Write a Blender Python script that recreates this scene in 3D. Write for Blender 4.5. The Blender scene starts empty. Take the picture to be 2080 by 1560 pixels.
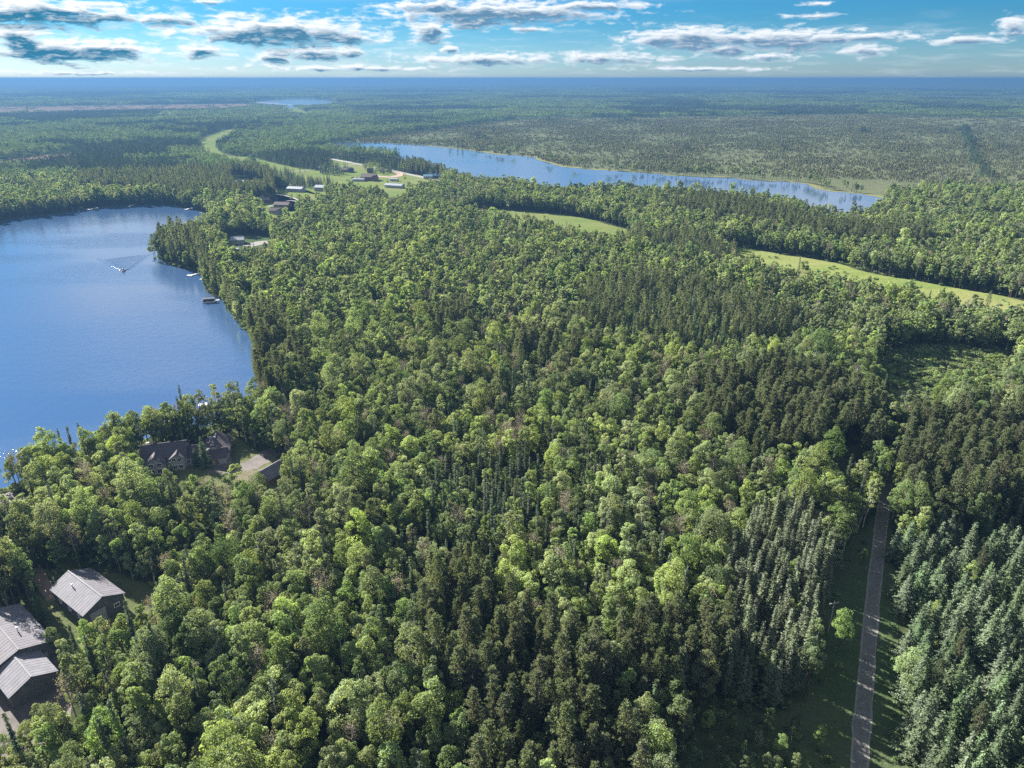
import bpy, bmesh, math, random
import numpy as np
from mathutils import Vector, Matrix

R_ = math.radians
scene = bpy.context.scene
COL = scene.collection

# ------------------------------------------------------------------ camera
F, CX, CY, HCAM = 1442.0, 1040.0, 780.0, 115.0       # focal length in photo pixels, photo centre, drone height
PITCH = math.atan((780 - 159.0) / F)
cam_d = bpy.data.cameras.new('camera'); cam = bpy.data.objects.new('camera', cam_d); COL.objects.link(cam)
cam_d.sensor_width = 36.0; cam_d.lens = 36.0 * F / 2080.0
cam_d.clip_start = 1.0; cam_d.clip_end = 120000.0
cam.location = (0, 0, HCAM); cam.rotation_euler = (math.pi / 2 - PITCH, 0, 0)
scene.camera = cam

def unproj(px, py, z=0.0):
    u = (px - CX) / F; v = (py - CY) / F
    dz = -math.sin(PITCH) - v * math.cos(PITCH); dy = math.cos(PITCH) - v * math.sin(PITCH)
    t = (z - HCAM) / dz
    return np.array([u * t, dy * t, z])

def proj(X, Y, Z):
    zc = Y * math.cos(PITCH) - (Z - HCAM) * math.sin(PITCH)
    yc = Y * math.sin(PITCH) + (Z - HCAM) * math.cos(PITCH)
    zc = np.maximum(zc, 1e-3)
    return CX + F * X / zc, CY - F * yc / zc

# ------------------------------------------------------------------ light
SUN_AZ, SUN_EL = R_(-49.0), R_(28.5)                 # azimuth measured from +Y towards +X
SUN_DIR = Vector((math.sin(SUN_AZ) * math.cos(SUN_EL), math.cos(SUN_AZ) * math.cos(SUN_EL), math.sin(SUN_EL)))
sun_d = bpy.data.lights.new('sun', 'SUN'); sun_d.energy = 4.6; sun_d.angle = R_(0.55); sun_d.color = (1.0, 0.95, 0.86)
sun = bpy.data.objects.new('sun', sun_d); COL.objects.link(sun)
sun.rotation_euler = (-SUN_DIR).to_track_quat('-Z', 'Y').to_euler()

scene.view_settings.view_transform = 'Standard'
scene.view_settings.look = 'None'
scene.view_settings.gamma = 1.0
scene.view_settings.use_curve_mapping = False
scene.view_settings.exposure = 2.46
cy = scene.cycles
cy.max_bounces = 6; cy.diffuse_bounces = 2; cy.glossy_bounces = 3; cy.transmission_bounces = 3
cy.transparent_max_bounces = 4; cy.volume_bounces = 0
cy.sample_clamp_indirect = 4.0
cy.use_denoising = False; cy.use_light_tree = False

# ------------------------------------------------------------------ node helpers
class NT:
    def __init__(self, tree): self.t = tree; self.n = tree.nodes; self.l = tree.links
    def node(self, typ, **kw):
        x = self.n.new(typ)
        for k, v in kw.items(): setattr(x, k, v)
        return x
    def put(self, sock, v):
        if isinstance(v, bpy.types.NodeSocket): self.l.new(v, sock)
        elif v is not None:
            if sock.type == 'RGBA' and not isinstance(v, (int, float)) and len(v) == 3: v = (*v, 1.0)
            sock.default_value = v
    def m(self, op, a, b=None, c=None, clamp=False):
        x = self.node('ShaderNodeMath', operation=op); x.use_clamp = clamp
        for i, v in enumerate((a, b, c)):
            if v is not None: self.put(x.inputs[i], v)
        return x.outputs[0]
    def vm(self, op, a, b=None, c=None):
        x = self.node('ShaderNodeVectorMath', operation=op)
        for i, v in enumerate((a, b, c)):
            if v is not None: self.put(x.inputs[i], v)
        return x.outputs['Value'] if op in ('LENGTH', 'DOT_PRODUCT', 'DISTANCE') else x.outputs[0]
    def mix(self, f, a, b, blend='MIX'):
        x = self.node('ShaderNodeMix', data_type='RGBA', blend_type=blend)
        self.put(x.inputs[0], f); self.put(x.inputs[6], a); self.put(x.inputs[7], b)
        return x.outputs[2]
    def ramp(self, f, lo, hi, smooth=True):
        x = self.node('ShaderNodeMapRange'); x.interpolation_type = 'SMOOTHSTEP' if smooth else 'LINEAR'
        self.put(x.inputs[0], f); x.inputs[1].default_value = lo; x.inputs[2].default_value = hi
        return x.outputs[0]
    def noise(self, vec, scale, detail=4.0, rough=0.55, dist=0.0):
        x = self.node('ShaderNodeTexNoise'); self.put(x.inputs['Vector'], vec)
        x.inputs['Scale'].default_value = scale; x.inputs['Detail'].default_value = detail
        x.inputs['Roughness'].default_value = rough; x.inputs['Distortion'].default_value = dist
        return x.outputs['Fac']

def new_mat(name):
    m = bpy.data.materials.new(name); m.use_nodes = True
    m.node_tree.nodes.clear(); nt = NT(m.node_tree)
    out = nt.node('ShaderNodeOutputMaterial')
    return m, nt, out

# ------------------------------------------------------------------ world: sky and clouds
world = bpy.data.worlds.new('World'); scene.world = world; world.use_nodes = True
world.node_tree.nodes.clear(); w = NT(world.node_tree)
world.cycles.sampling_method = 'NONE'
wout = w.node('ShaderNodeOutputWorld'); bg = w.node('ShaderNodeBackground'); bg.inputs['Strength'].default_value = 0.08
w.l.new(bg.outputs[0], wout.inputs['Surface'])
sky = w.node('ShaderNodeTexSky', sky_type='NISHITA'); sky.sun_disc = False
sky.sun_elevation = SUN_EL; sky.sun_rotation = SUN_AZ; sky.altitude = 300; sky.air_density = 1.0; sky.dust_density = 0.35; sky.ozone_density = 2.0
hs = w.node('ShaderNodeHueSaturation'); w.l.new(sky.outputs[0], hs.inputs['Color'])
hs.inputs['Hue'].default_value = 0.487; hs.inputs['Saturation'].default_value = 1.10; hs.inputs['Value'].default_value = 1.0
tc = w.node('ShaderNodeTexCoord'); D = tc.outputs['Generated']
sep = w.node('ShaderNodeSeparateXYZ'); w.l.new(D, sep.inputs[0])
az = w.m('MULTIPLY', w.m('ARCTAN2', sep.outputs[0], sep.outputs[1]), 180 / math.pi)
el = w.m('MULTIPLY', w.m('ARCSINE', sep.outputs[2]), 180 / math.pi)
skytint = w.mix(w.ramp(el, -0.5, 4.5), (0.135, 0.212, 0.340), (0.042, 0.145, 0.250))
skyc = w.mix(1.0, hs.outputs[0], skytint, 'MULTIPLY')
cmb = w.node('ShaderNodeCombineXYZ'); w.l.new(az, cmb.inputs[0]); w.l.new(el, cmb.inputs[1]); UV = cmb.outputs[0]
def dir_deg(px, py):
    u = (px - CX) / F; v = (py - CY) / F
    dy = math.cos(PITCH) - v * math.sin(PITCH); dz = -math.sin(PITCH) - v * math.cos(PITCH)
    L = math.sqrt(u * u + dy * dy + dz * dz)
    return math.degrees(math.atan2(u, dy)), math.degrees(math.asin(dz / L))
# clouds as (photo x, y, half width, half height, strength)
CLOUDS = [(560, 64, 215, 32, 1.0), (700, 78, 110, 16, .8), (70, 24, 250, 30, 1.0), (330, 38, 130, 16, .75), (130, 103, 210, 26, 1.0), (30, 72, 80, 34, 1.0), (250, 100, 70, 22, .85),
          (872, 62, 46, 27, 1.0), (955, 46, 75, 17, .8), (1010, 24, 270, 25, .95), (880, 12, 130, 14, .8), (1200, 12, 130, 14, .8), (1065, 59, 70, 7, .7),
          (1395, 77, 140, 23, 1.0), (1590, 80, 200, 22, 1.0), (1470, 100, 80, 14, .95), (1770, 76, 190, 14, .65), (1755, 103, 60, 16, .8), (1560, 115, 100, 12, .7),
          (640, 107, 150, 18, .85), (410, 104, 70, 17, .85), (560, 118, 60, 14, .8), (910, 100, 20, 14, .8), (980, 120, 240, 18, .72), (1230, 118, 180, 15, .75),
          (1640, 32, 100, 7, .6), (1660, 8, 60, 8, .6), (2062, 52, 50, 22, .85), (1960, 80, 120, 15, .65), (430, 3, 60, 8, .7), (700, 138, 320, 10, .62), (150, 148, 330, 7, .6), (1400, 140, 300, 8, .5)]
wn = w.noise(UV, 0.55, 3.0, 0.5)
warp = w.vm('MULTIPLY', w.vm('SUBTRACT', (lambda x: (w.put(x.inputs['Vector'], UV), setattr(x.inputs['Scale'], 'default_value', 0.6), x.outputs['Color'])[-1])(w.node('ShaderNodeTexNoise')), (.5, .5, .5)), (1.7, 0.35, 0))
UVw = w.vm('ADD', UV, warp)
dmin, smin = None, None
for (px, py, a, b, s) in CLOUDS:
    b *= 1.16; a *= 1.04
    u0, v0 = dir_deg(px, py); u1, _ = dir_deg(px + a, py); _, v1 = dir_deg(px, py - b)
    ia, ib = 1 / abs(u1 - u0), 1 / abs(v1 - v0)
    q = w.vm('MULTIPLY_ADD', UVw, (ia, ib, 0), (-u0 * ia, -v0 * ib, 0))
    d = w.m('ADD', w.vm('LENGTH', q), 1.0 - s)
    e = w.m('ADD', w.vm('LENGTH', w.vm('ADD', q, (-0.06, 0.42, 0))), 1.0 - s)
    dmin = d if dmin is None else w.m('MINIMUM', dmin, d)
    smin = e if smin is None else w.m('MINIMUM', smin, e)
UVs = w.vm('MULTIPLY', UVw, (0.32, 1.15, 1.0))
n1 = w.noise(UVs, 2.3, 8.0, 0.60)
n2 = w.noise(w.vm('ADD', UVs, (-0.10, 0.16, 0.0)), 2.3, 8.0, 0.60)
body = w.m('ADD', w.m('SUBTRACT', 1.0, dmin), w.m('MULTIPLY', w.m('SUBTRACT', n1, 0.5), 2.6))
mask = w.ramp(body, -0.20, 0.55)
# clouds out of view on a flat layer, made denser and whiter for fill light
zz = w.m('ADD', w.m('MAXIMUM', sep.outputs[2], 0.0), 0.05)
pl = w.node('ShaderNodeCombineXYZ'); w.l.new(w.m('DIVIDE', sep.outputs[0], zz), pl.inputs[0]); w.l.new(w.m('DIVIDE', sep.outputs[1], zz), pl.inputs[1])
gfield = w.m('MULTIPLY', w.ramp(w.noise(pl.outputs[0], 0.8, 5.0, 0.55), 0.42, 0.58), w.ramp(el, 4.6, 7.0))
thin = w.m('MULTIPLY', w.ramp(w.noise(w.vm('MULTIPLY', UVw, (0.10, 0.9, 1.0)), 2.0, 6.0, 0.6), 0.48, 0.76), 0.34)
thin = w.m('MULTIPLY', thin, w.m('SUBTRACT', 1.0, w.ramp(el, 2.2, 4.5)))
light = w.m('ADD', w.m('MULTIPLY', w.m('SUBTRACT', n1, n2), 2.2), w.ramp(w.m('ADD', smin, w.m('MULTIPLY', w.m('SUBTRACT', n1, 0.5), -1.6)), 0.34, 0.88), clamp=True)
sunside = w.ramp(az, 20.0, -38.0)
white = w.mix(sunside, (2.1, 2.25, 2.4), (2.6, 2.7, 2.75))
shade = w.mix(sunside, (0.42, 0.75, 1.15), (0.07, 0.52, 0.92))
ccol = w.mix(light, shade, white)
c1 = w.mix(thin, skyc, white)
c2 = w.mix(mask, c1, ccol)
c3 = w.mix(gfield, c2, w.mix(0.82, shade, white))
w.l.new(c3, bg.inputs['Color'])

# ------------------------------------------------------------------ mesh helpers
def tag(o, label=None, cat=None, group=None, kind=None):
    if label: o['label'] = label
    if cat: o['category'] = cat
    if group: o['group'] = group
    if kind: o['kind'] = kind
    return o
def link(o, parent=None):
    COL.objects.link(o)
    if parent is not None: o.parent = parent
    return o
def quad_mesh(name, V, Q, mats, mi=None, smooth=False):
    V = np.asarray(V, np.float32); Q = np.asarray(Q, np.int32)
    me = bpy.data.meshes.new(name); n = len(Q)
    me.vertices.add(len(V)); me.vertices.foreach_set('co', V.ravel())
    me.loops.add(4 * n); me.loops.foreach_set('vertex_index', Q.ravel())
    me.polygons.add(n); me.polygons.foreach_set('loop_start', np.arange(0, 4 * n, 4, dtype=np.int32))
    me.polygons.foreach_set('loop_total', np.full(n, 4, np.int32))
    for m in mats: me.materials.append(m)
    if mi is not None: me.polygons.foreach_set('material_index', np.asarray(mi, np.int32))
    if smooth: me.polygons.foreach_set('use_smooth', np.ones(n, bool))
    me.update(calc_edges=True)
    return me
def tube(path, radii, k=6):
    path = np.asarray(path, float); V = []; Q = []
    for i, (p, r) in enumerate(zip(path, radii)):
        t = path[min(i + 1, len(path) - 1)] - path[max(i - 1, 0)]; t /= np.linalg.norm(t) + 1e-9
        a = np.cross(t, [0.31, 0.95, 0.12]); a /= np.linalg.norm(a) + 1e-9; b = np.cross(t, a)
        for j in range(k):
            th = 2 * math.pi * j / k
            V.append(p + r * (a * math.cos(th) + b * math.sin(th)))
    for i in range(len(path) - 1):
        for j in range(k):
            Q.append((i * k + j, i * k + (j + 1) % k, (i + 1) * k + (j + 1) % k, (i + 1) * k + j))
    return np.array(V), np.array(Q)
def joinq(parts):
    V, Q, o = [], [], 0
    for v, q in parts:
        V.append(v); Q.append(np.asarray(q) + o); o += len(v)
    return np.concatenate(V), np.concatenate(Q)
def cards(Pc, N, su, sv, rng, tdir=None):
    """leaf faces: centres, normals, half sizes along and across; tdir = direction of the long side"""
    n = len(Pc); N = N / (np.linalg.norm(N, axis=1, keepdims=True) + 1e-9)
    T = rng.normal(size=(n, 3)) if tdir is None else tdir
    T = T - N * np.sum(T * N, axis=1, keepdims=True); T /= np.linalg.norm(T, axis=1, keepdims=True) + 1e-9
    B = np.cross(N, T)
    su = np.broadcast_to(su, (n,))[:, None]; sv = np.broadcast_to(sv, (n,))[:, None]
    k = rng.uniform(-0.25, 0.25, (n, 1)) * su
    V = np.stack([Pc - T * su, Pc - B * sv + N * k, Pc + T * su, Pc + B * sv + N * k], axis=1).reshape(-1, 3)
    Q = np.arange(4 * n).reshape(n, 4)
    return V, Q
def sph(rng, n):
    v = rng.normal(size=(n, 3)); return v / np.linalg.norm(v, axis=1, keepdims=True)

class Build:
    """collects boxes and polygons in local coordinates, then becomes one mesh object"""
    def __init__(self): self.bm = bmesh.new()
    def box(self, c, s, rz=0.0, M=None):
        mat = Matrix.Translation(c) @ Matrix.Rotation(rz, 4, 'Z') @ Matrix.Diagonal((s[0], s[1], s[2], 1))
        if M is not None: mat = M @ mat
        bmesh.ops.create_cube(self.bm, size=1.0, matrix=mat); return self
    def prism(self, poly, off):
        a = [self.bm.verts.new(p) for p in poly]; b = [self.bm.verts.new(Vector(p) + Vector(off)) for p in poly]
        self.bm.faces.new(a); self.bm.faces.new(b[::-1])
        for i in range(len(a)):
            j = (i + 1) % len(a); self.bm.faces.new((a[j], a[i], b[i], b[j]))
        return self
    def tube(self, p0, p1, r0, r1=None, k=8):
        p0, p1 = Vector(p0), Vector(p1); d = p1 - p0
        M = Matrix.Translation((p0 + p1) / 2) @ d.to_track_quat('Z', 'Y').to_matrix().to_4x4()
        bmesh.ops.create_cone(self.bm, cap_ends=True, segments=k, radius1=r0, radius2=r0 if r1 is None else r1, depth=d.length, matrix=M); return self
    def build(self, name, mat, parent=None, bevel=0.0):
        bmesh.ops.recalc_face_normals(self.bm, faces=self.bm.faces[:])
        me = bpy.data.meshes.new(name); self.bm.to_mesh(me); self.bm.free(); me.materials.append(mat)
        o = link(bpy.data.objects.new(name, me), parent)
        if bevel:
            b = o.modifiers.new('bevel', 'BEVEL'); b.width = bevel; b.segments = 1
        return o
def empty(name, loc, rz=0.0):
    o = bpy.data.objects.new(name, None); o.location = loc; o.rotation_euler = (0, 0, rz); o.empty_display_size = 1.0
    return link(o)

# ------------------------------------------------------------------ polygons on the ground, read off as (photo x, photo y, height of what is seen there)
def spline(pts, n=5, jit=0.0, seed=1):
    rng = np.random.default_rng(seed); P = np.asarray(pts, float); m = len(P); out = []
    for i in range(m):
        p0, p1, p2, p3 = P[(i - 1) % m], P[i], P[(i + 1) % m], P[(i + 2) % m]
        for k in range(n):
            t = k / n
            q = 0.5 * ((2 * p1) + (-p0 + p2) * t + (2 * p0 - 5 * p1 + 4 * p2 - p3) * t * t + (-p0 + 3 * p1 - 3 * p2 + p3) * t ** 3)
            out.append(q + rng.normal(size=2) * jit * (k > 0))
    return np.array(out)
def gpoly(pts):
    out = []
    for p in pts:
        q = unproj(p[0], p[1], p[2] if len(p) > 2 else 0.0); out.append((q[0], q[1]))
    return np.array(out)
def inside(X, Y, poly):
    res = np.zeros(X.shape, bool); n = len(poly); j = n - 1
    for i in range(n):
        xi, yi = poly[i]; xj, yj = poly[j]
        c = ((yi > Y) != (yj > Y)) & (X < (xj - xi) * (Y - yi) / (yj - yi + 1e-12) + xi)
        res ^= c; j = i
    return res
def sheet(name, poly, z, mat, kind='structure', label=None):
    bm = bmesh.new(); vs = [bm.verts.new((p[0], p[1], z)) for p in poly]
    f = bm.faces.new(vs); bm.normal_update()
    if f.normal.z < 0: f.normal_flip()
    bmesh.ops.triangulate(bm, faces=[f])
    me = bpy.data.meshes.new(name); bm.to_mesh(me); bm.free(); me.materials.append(mat)
    o = link(bpy.data.objects.new(name, me)); tag(o, label=label, kind=kind)
    return o

G = lambda pts, jit=0.0, n=5, seed=1: spline(gpoly(pts), n, jit, seed)
LAKE1 = G([(-900, 560), (-250, 490), (0, 448), (63, 440), (127, 434), (169, 423), (275, 417), (330, 416), (385, 425), (425, 437),
           (420, 443, 12), (372, 449, 14), (330, 457, 15), (304, 490, 14), (316, 523), (335, 533), (361, 544), (390, 550), (410, 556), (416, 575), (424, 596), (452, 611),
           (465, 635), (483, 654), (503, 677), (515, 700), (525, 750), (528, 780), (512, 806, 5), (455, 834, 4), (400, 843, 5), (330, 838, 7), (255, 864, 8), (180, 886, 9), (80, 908, 9), (0, 938, 9), (-300, 1022, 9), (-900, 1150, 9)], 0.5, 4)
LAKE2 = G([(655, 292), (750, 289.5), (880, 296), (940, 303), (1010, 312), (1080, 318), (1130, 334), (1180, 341), (1260, 347), (1330, 352), (1400, 358), (1480, 360), (1530, 366),
           (1600, 368), (1650, 375), (1670, 384), (1700, 388), (1760, 394), (1802, 403), (1770, 424, 9), (1720, 424, 12), (1650, 415, 12), (1590, 399, 12), (1500, 389, 12), (1400, 380, 12), (1330, 379, 12),
           (1280, 375, 12), (1180, 377, 12), (1120, 378, 12), (1075, 368, 12), (1000, 357, 13), (950, 354, 13), (900, 339, 13), (870, 333, 13), (845, 320, 12), (810, 314, 12), (800, 304, 12), (740, 297, 12), (680, 294, 12)], 1.0, 4)
LAKE3 = G([(516, 206), (556, 200.5), (610, 198.5), (664, 201), (696, 206, 10), (650, 210, 16), (560, 211, 16), (516, 208, 13)], 0, 4)
LAKE4 = G([(935, 173), (980, 171.2), (1028, 173), (980, 176, 14)], 0, 4)
MEADOW = G([(1465, 500), (1560, 512), (1700, 535), (1760, 553), (1900, 578), (2000, 595), (2080, 612), (2300, 660),
            (2300, 710, 9), (2080, 652, 9), (2000, 628, 9), (1900, 602, 9), (1830, 593, 9), (1760, 583, 9), (1700, 573, 9), (1620, 557, 9), (1540, 540, 9), (1490, 516, 9)], 1.2, 3)
MEADOW_B = G([(960, 422), (1040, 428), (1100, 432), (1170, 440), (1230, 455), (1285, 473), (1270, 482, 9), (1220, 480, 10), (1170, 469, 10), (1100, 450, 10), (1000, 434, 10), (955, 427, 9)], 1.0, 3)
FIELD_A = G([(404, 300), (402, 288), (430, 272), (478, 261), (474, 278), (448, 293), (444, 306), (470, 316), (520, 322), (500, 332, 8), (455, 320, 8), (420, 310, 8)], 1.0, 3)
FIELD_B = G([(505, 320), (560, 332), (615, 343), (655, 345), (672, 338), (668, 322), (720, 331), (780, 343), (850, 357), (900, 367), (885, 373, 10), (835, 375, 12), (825, 388, 14), (798, 392, 14), (770, 379, 15), (735, 374, 15), (690, 371, 15), (655, 374, 13), (615, 366, 12), (575, 357, 12), (545, 345, 12)], 0.8, 3)
FIELD_C = G([(548, 391), (585, 397), (618, 409), (600, 412), (606, 428, 4), (590, 436, 12), (560, 440, 12), (538, 436, 10), (514, 414), (556, 410), (566, 402), (545, 398)], 0.5, 3)
FIELD_D = G([(470, 364), (500, 364), (545, 374), (535, 378, 9), (500, 378, 10), (475, 374, 10)], 0.5, 3)
FIELD_E = G([(556, 386), (615, 384), (680, 386, 14), (655, 392, 14), (610, 396, 14), (575, 396, 14)], 0.3, 3)
FIELD_F = G([(570, 222), (600, 218), (635, 236), (615, 240)], 0.3, 3)
YARD_POINT = G([(450, 490), (470, 480), (520, 478), (552, 486), (548, 498, 9), (510, 508, 10), (480, 514, 10), (458, 502, 8)], 0.3, 3)
YARD_HOUSE = G([(276, 948, 6), (300, 956, 12), (372, 966, 12), (430, 962, 12), (470, 963, 13), (520, 970, 12), (545, 984, 11), (570, 994, 10), (580, 950), (556, 928), (525, 918), (475, 886), (445, 888), (400, 908), (320, 924), (280, 934)], 0.3, 3)
YARD_BARN = G([(70, 1175), (95, 1158), (130, 1168), (185, 1160), (255, 1172), (310, 1196), (312, 1222, 6), (262, 1218, 13), (190, 1234, 13), (140, 1250, 13), (105, 1252, 12), (75, 1225, 6)], 0.3, 3)
YARD_BARN2 = G([(-200, 1260), (20, 1240), (75, 1260), (118, 1330, 4), (118, 1370, 10), (90, 1380, 14), (35, 1402, 14), (0, 1416, 14), (-200, 1440, 14)], 0.3, 3)
DRIVE_W = G([(-80, 1060), (-80, 1010), (20, 1000), (62, 1015), (72, 1050), (30, 1075)], 0.3, 3)
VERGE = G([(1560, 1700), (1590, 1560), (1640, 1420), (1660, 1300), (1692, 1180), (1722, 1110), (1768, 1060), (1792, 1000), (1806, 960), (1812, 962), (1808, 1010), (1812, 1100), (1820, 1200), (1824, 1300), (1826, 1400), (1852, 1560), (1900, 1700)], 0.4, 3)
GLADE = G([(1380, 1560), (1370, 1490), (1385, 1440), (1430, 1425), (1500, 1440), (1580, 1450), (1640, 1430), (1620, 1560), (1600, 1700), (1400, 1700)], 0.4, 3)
CLEARING_W = G([(1690, 1010), (1696, 950), (1712, 915), (1742, 905), (1748, 960), (1742, 1010)], 0.3, 3)
BRUSH = G([(1780, 735), (1830, 712), (1900, 706), (1990, 712), (2060, 728), (2050, 765, 12), (1960, 778, 12), (1900, 796, 12), (1840, 800, 12), (1795, 775, 10)], 0.5, 3)
BOG = G([(700, 286), (900, 262), (1060, 242), (1300, 240), (1500, 237), (1720, 232), (1960, 240), (2200, 244), (2600, 300), (2400, 390), (2150, 392), (1980, 398), (1890, 396), (1810, 404), (1760, 393.5), (1700, 387.5), (1670, 383.5), (1650, 374.5), (1600, 367.5), (1530, 365.5), (1480, 359.5), (1400, 357.5), (1330, 351.5), (1260, 346.5), (1180, 340.5), (1130, 333.5), (1080, 317.5), (1010, 311.5), (940, 302.5), (880, 295.5)], 0, 3)
BOG_W = G([(-200, 222), (100, 216), (260, 214), (400, 212), (500, 211), (520, 218), (440, 226), (300, 228), (120, 232), (-200, 236)], 0, 3)
BOG_S = G([(-100, 345), (60, 318), (150, 312), (170, 322), (80, 338), (-100, 360)], 0, 3)
CLEAR = [LAKE1, LAKE2, LAKE3, LAKE4, MEADOW, MEADOW_B, FIELD_A, FIELD_B, FIELD_C, FIELD_D, FIELD_E, FIELD_F, YARD_POINT, YARD_HOUSE, YARD_BARN, YARD_BARN2, DRIVE_W, VERGE, GLADE, CLEARING_W, BRUSH]
BOGS = [BOG, BOG_W, BOG_S]
# stands of one kind, outlined where their tops show in the photograph
PINE = [[(860, 1180), (905, 1115), (1000, 1120), (1010, 1190), (1090, 1235), (1180, 1290), (1250, 1340), (1290, 1430), (1330, 1600), (960, 1600), (955, 1430), (900, 1350), (850, 1270)],
        [(1255, 1250), (1330, 1225), (1480, 1235), (1500, 1330), (1420, 1400), (1290, 1400), (1260, 1320)],
        [(1470, 1110), (1540, 1030), (1620, 1000), (1690, 1070), (1690, 1160), (1650, 1300), (1640, 1400), (1560, 1420), (1480, 1370), (1480, 1230)],
        [(1850, 850), (1960, 830), (2300, 880), (2300, 1010), (1990, 1020), (1840, 1000), (1830, 920)],
        [(1440, 770), (1560, 735), (1700, 760), (1795, 800), (1800, 890), (1680, 900), (1540, 905), (1420, 850)],
        [(860, 640), (950, 620), (960, 655), (880, 665)],
        [(700, 1050), (765, 1030), (780, 1080), (710, 1090)],
        [(150, 340), (330, 325), (560, 345), (570, 385), (400, 395), (300, 385), (160, 372)],
        [(510, 308), (640, 300), (700, 310), (690, 340), (600, 335), (520, 322)], [(690, 305), (860, 318), (905, 350), (780, 335), (690, 325)],
        [(1440, 395), (1560, 420), (1700, 455), (1900, 470), (1880, 490), (1700, 480), (1480, 440), (1360, 420)]]
SPRUCE = [[(1830, 1050), (1900, 1030), (2300, 1020), (2300, 1700), (1990, 1700), (1900, 1520), (1820, 1480), (1805, 1380), (1815, 1150)],
          [(1165, 640), (1190, 575), (1300, 545), (1420, 565), (1540, 600), (1650, 645), (1570, 690), (1430, 695), (1230, 675)],
          [(1240, 470), (1420, 470), (1500, 510), (1400, 520)], [(560, 360), (650, 368), (640, 385), (565, 378)]]
MIXED = [[(305, 470), (330, 445), (400, 470), (430, 540), (470, 600), (560, 700), (560, 790), (500, 760), (440, 620), (310, 540)],
         [(1030, 680), (1220, 690), (1230, 730), (1040, 725)], [(440, 640), (560, 620), (640, 760), (540, 800)]]
FIRRY = [[(840, 960), (1000, 900), (1250, 930), (1280, 1030), (1200, 1120), (950, 1120), (850, 1060)], [(300, 900), (420, 860), (460, 920), (360, 960)]]
BRIGHT = [[(980, 1140), (1100, 1090), (1250, 1090), (1450, 1130), (1490, 1200), (1450, 1240), (1300, 1220), (1150, 1260), (1010, 1200)],
          [(0, 960), (150, 880), (280, 880), (290, 960), (120, 1040), (0, 1010)], [(900, 820), (1100, 840), (1140, 930), (1000, 960), (880, 900)], [(1200, 850), (1380, 850), (1420, 920), (1220, 910)]]
PALE = [[(960, 590), (1100, 560), (1130, 620), (1000, 660)], [(1240, 760), (1420, 740), (1420, 840), (1250, 850)], [(500, 1010), (720, 1000), (780, 1100), (560, 1160)]]

# ------------------------------------------------------------------ materials
def foliage(name, base, var=0.30, hue=0.035, trans=0.48, gloss=0.0):
    m, nt, out = new_mat(name)
    oi = nt.node('ShaderNodeObjectInfo'); rnd = oi.outputs['Random']
    geo = nt.node('ShaderNodeNewGeometry')
    leaf = geo.outputs['Random Per Island']
    h = nt.node('ShaderNodeHueSaturation'); nt.put(h.inputs['Color'], base)
    nt.put(h.inputs['Hue'], nt.m('ADD', 0.5 - hue, nt.m('MULTIPLY', rnd, 1.1 * hue)))
    r2 = nt.m('FRACT', nt.m('MULTIPLY', rnd, 7.31)); r3 = nt.m('FRACT', nt.m('MULTIPLY', rnd, 17.7))
    nt.put(h.inputs['Saturation'], nt.m('ADD', 0.62, nt.m('MULTIPLY', r3, 0.32)))
    val = nt.m('ADD', 1.0 - var, nt.m('MULTIPLY', r2, 2 * var))
    val = nt.m('MULTIPLY', val, nt.m('ADD', 0.75, nt.m('MULTIPLY', leaf, 0.5)))
    nt.put(h.inputs['Value'], val)
    d = nt.node('ShaderNodeBsdfDiffuse'); t = nt.node('ShaderNodeBsdfTranslucent')
    nt.l.new(h.outputs[0], d.inputs[0])
    nt.put(t.inputs[0], nt.mix(1.0, h.outputs[0], (1.30, 1.20, 0.56), 'MULTIPLY'))
    mx = nt.node('ShaderNodeMixShader'); mx.inputs[0].default_value = trans
    nt.l.new(d.outputs[0], mx.inputs[1]); nt.l.new(t.outputs[0], mx.inputs[2])
    nt.l.new(mx.outputs[0], out.inputs['Surface'])
    return m
def plain(name, col, rough=0.8, nscale=None, namt=0.25, metal=0.0, spec=0.3, stretch=None, bump=0.0):
    m, nt, out = new_mat(name)
    p = nt.node('ShaderNodeBsdfPrincipled'); p.inputs['Roughness'].default_value = rough; p.inputs['Metallic'].default_value = metal
    p.inputs['Specular IOR Level'].default_value = spec
    if nscale:
        t = nt.node('ShaderNodeTexCoord'); v = t.outputs['Object']
        if stretch: v = nt.vm('MULTIPLY', v, stretch)
        n = nt.noise(v, nscale, 5.0, 0.6)
        f = nt.ramp(n, 0.3, 0.7)
        nt.put(p.inputs['Base Color'], nt.mix(f, tuple(c * (1 - namt) for c in col), tuple(min(1, c * (1 + namt)) for c in col)))
        if bump:
            b = nt.node('ShaderNodeBump'); b.inputs['Strength'].default_value = bump; nt.l.new(n, b.inputs['Height']); nt.l.new(b.outputs[0], p.inputs['Normal'])
    else: nt.put(p.inputs['Base Color'], col)
    nt.l.new(p.outputs[0], out.inputs['Surface'])
    return m
M = {}
M['leaf_mid'] = foliage('leaf_mid', (0.161, 0.2516, 0.0845))
M['leaf_yellow'] = foliage('leaf_yellow', (0.2242, 0.3162, 0.092), hue=0.016)
M['leaf_pale'] = foliage('leaf_pale', (0.2113, 0.2818, 0.1409), hue=0.02)
M['leaf_dark'] = foliage('leaf_dark', (0.1127, 0.1811, 0.0765))
M['leaf_grey'] = foliage('leaf_grey', (0.2173, 0.1932, 0.1449), hue=0.015, trans=0.25)
M['needle_pine'] = foliage('needle_pine', (0.114, 0.152, 0.080), var=0.25, hue=0.02, trans=0.34)
M['needle_row'] = foliage('needle_row', (0.108, 0.140, 0.074), var=0.25, hue=0.02, trans=0.25)
M['needle_spruce'] = foliage('needle_spruce', (0.084, 0.136, 0.062), var=0.25, hue=0.02, trans=0.2)
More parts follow.
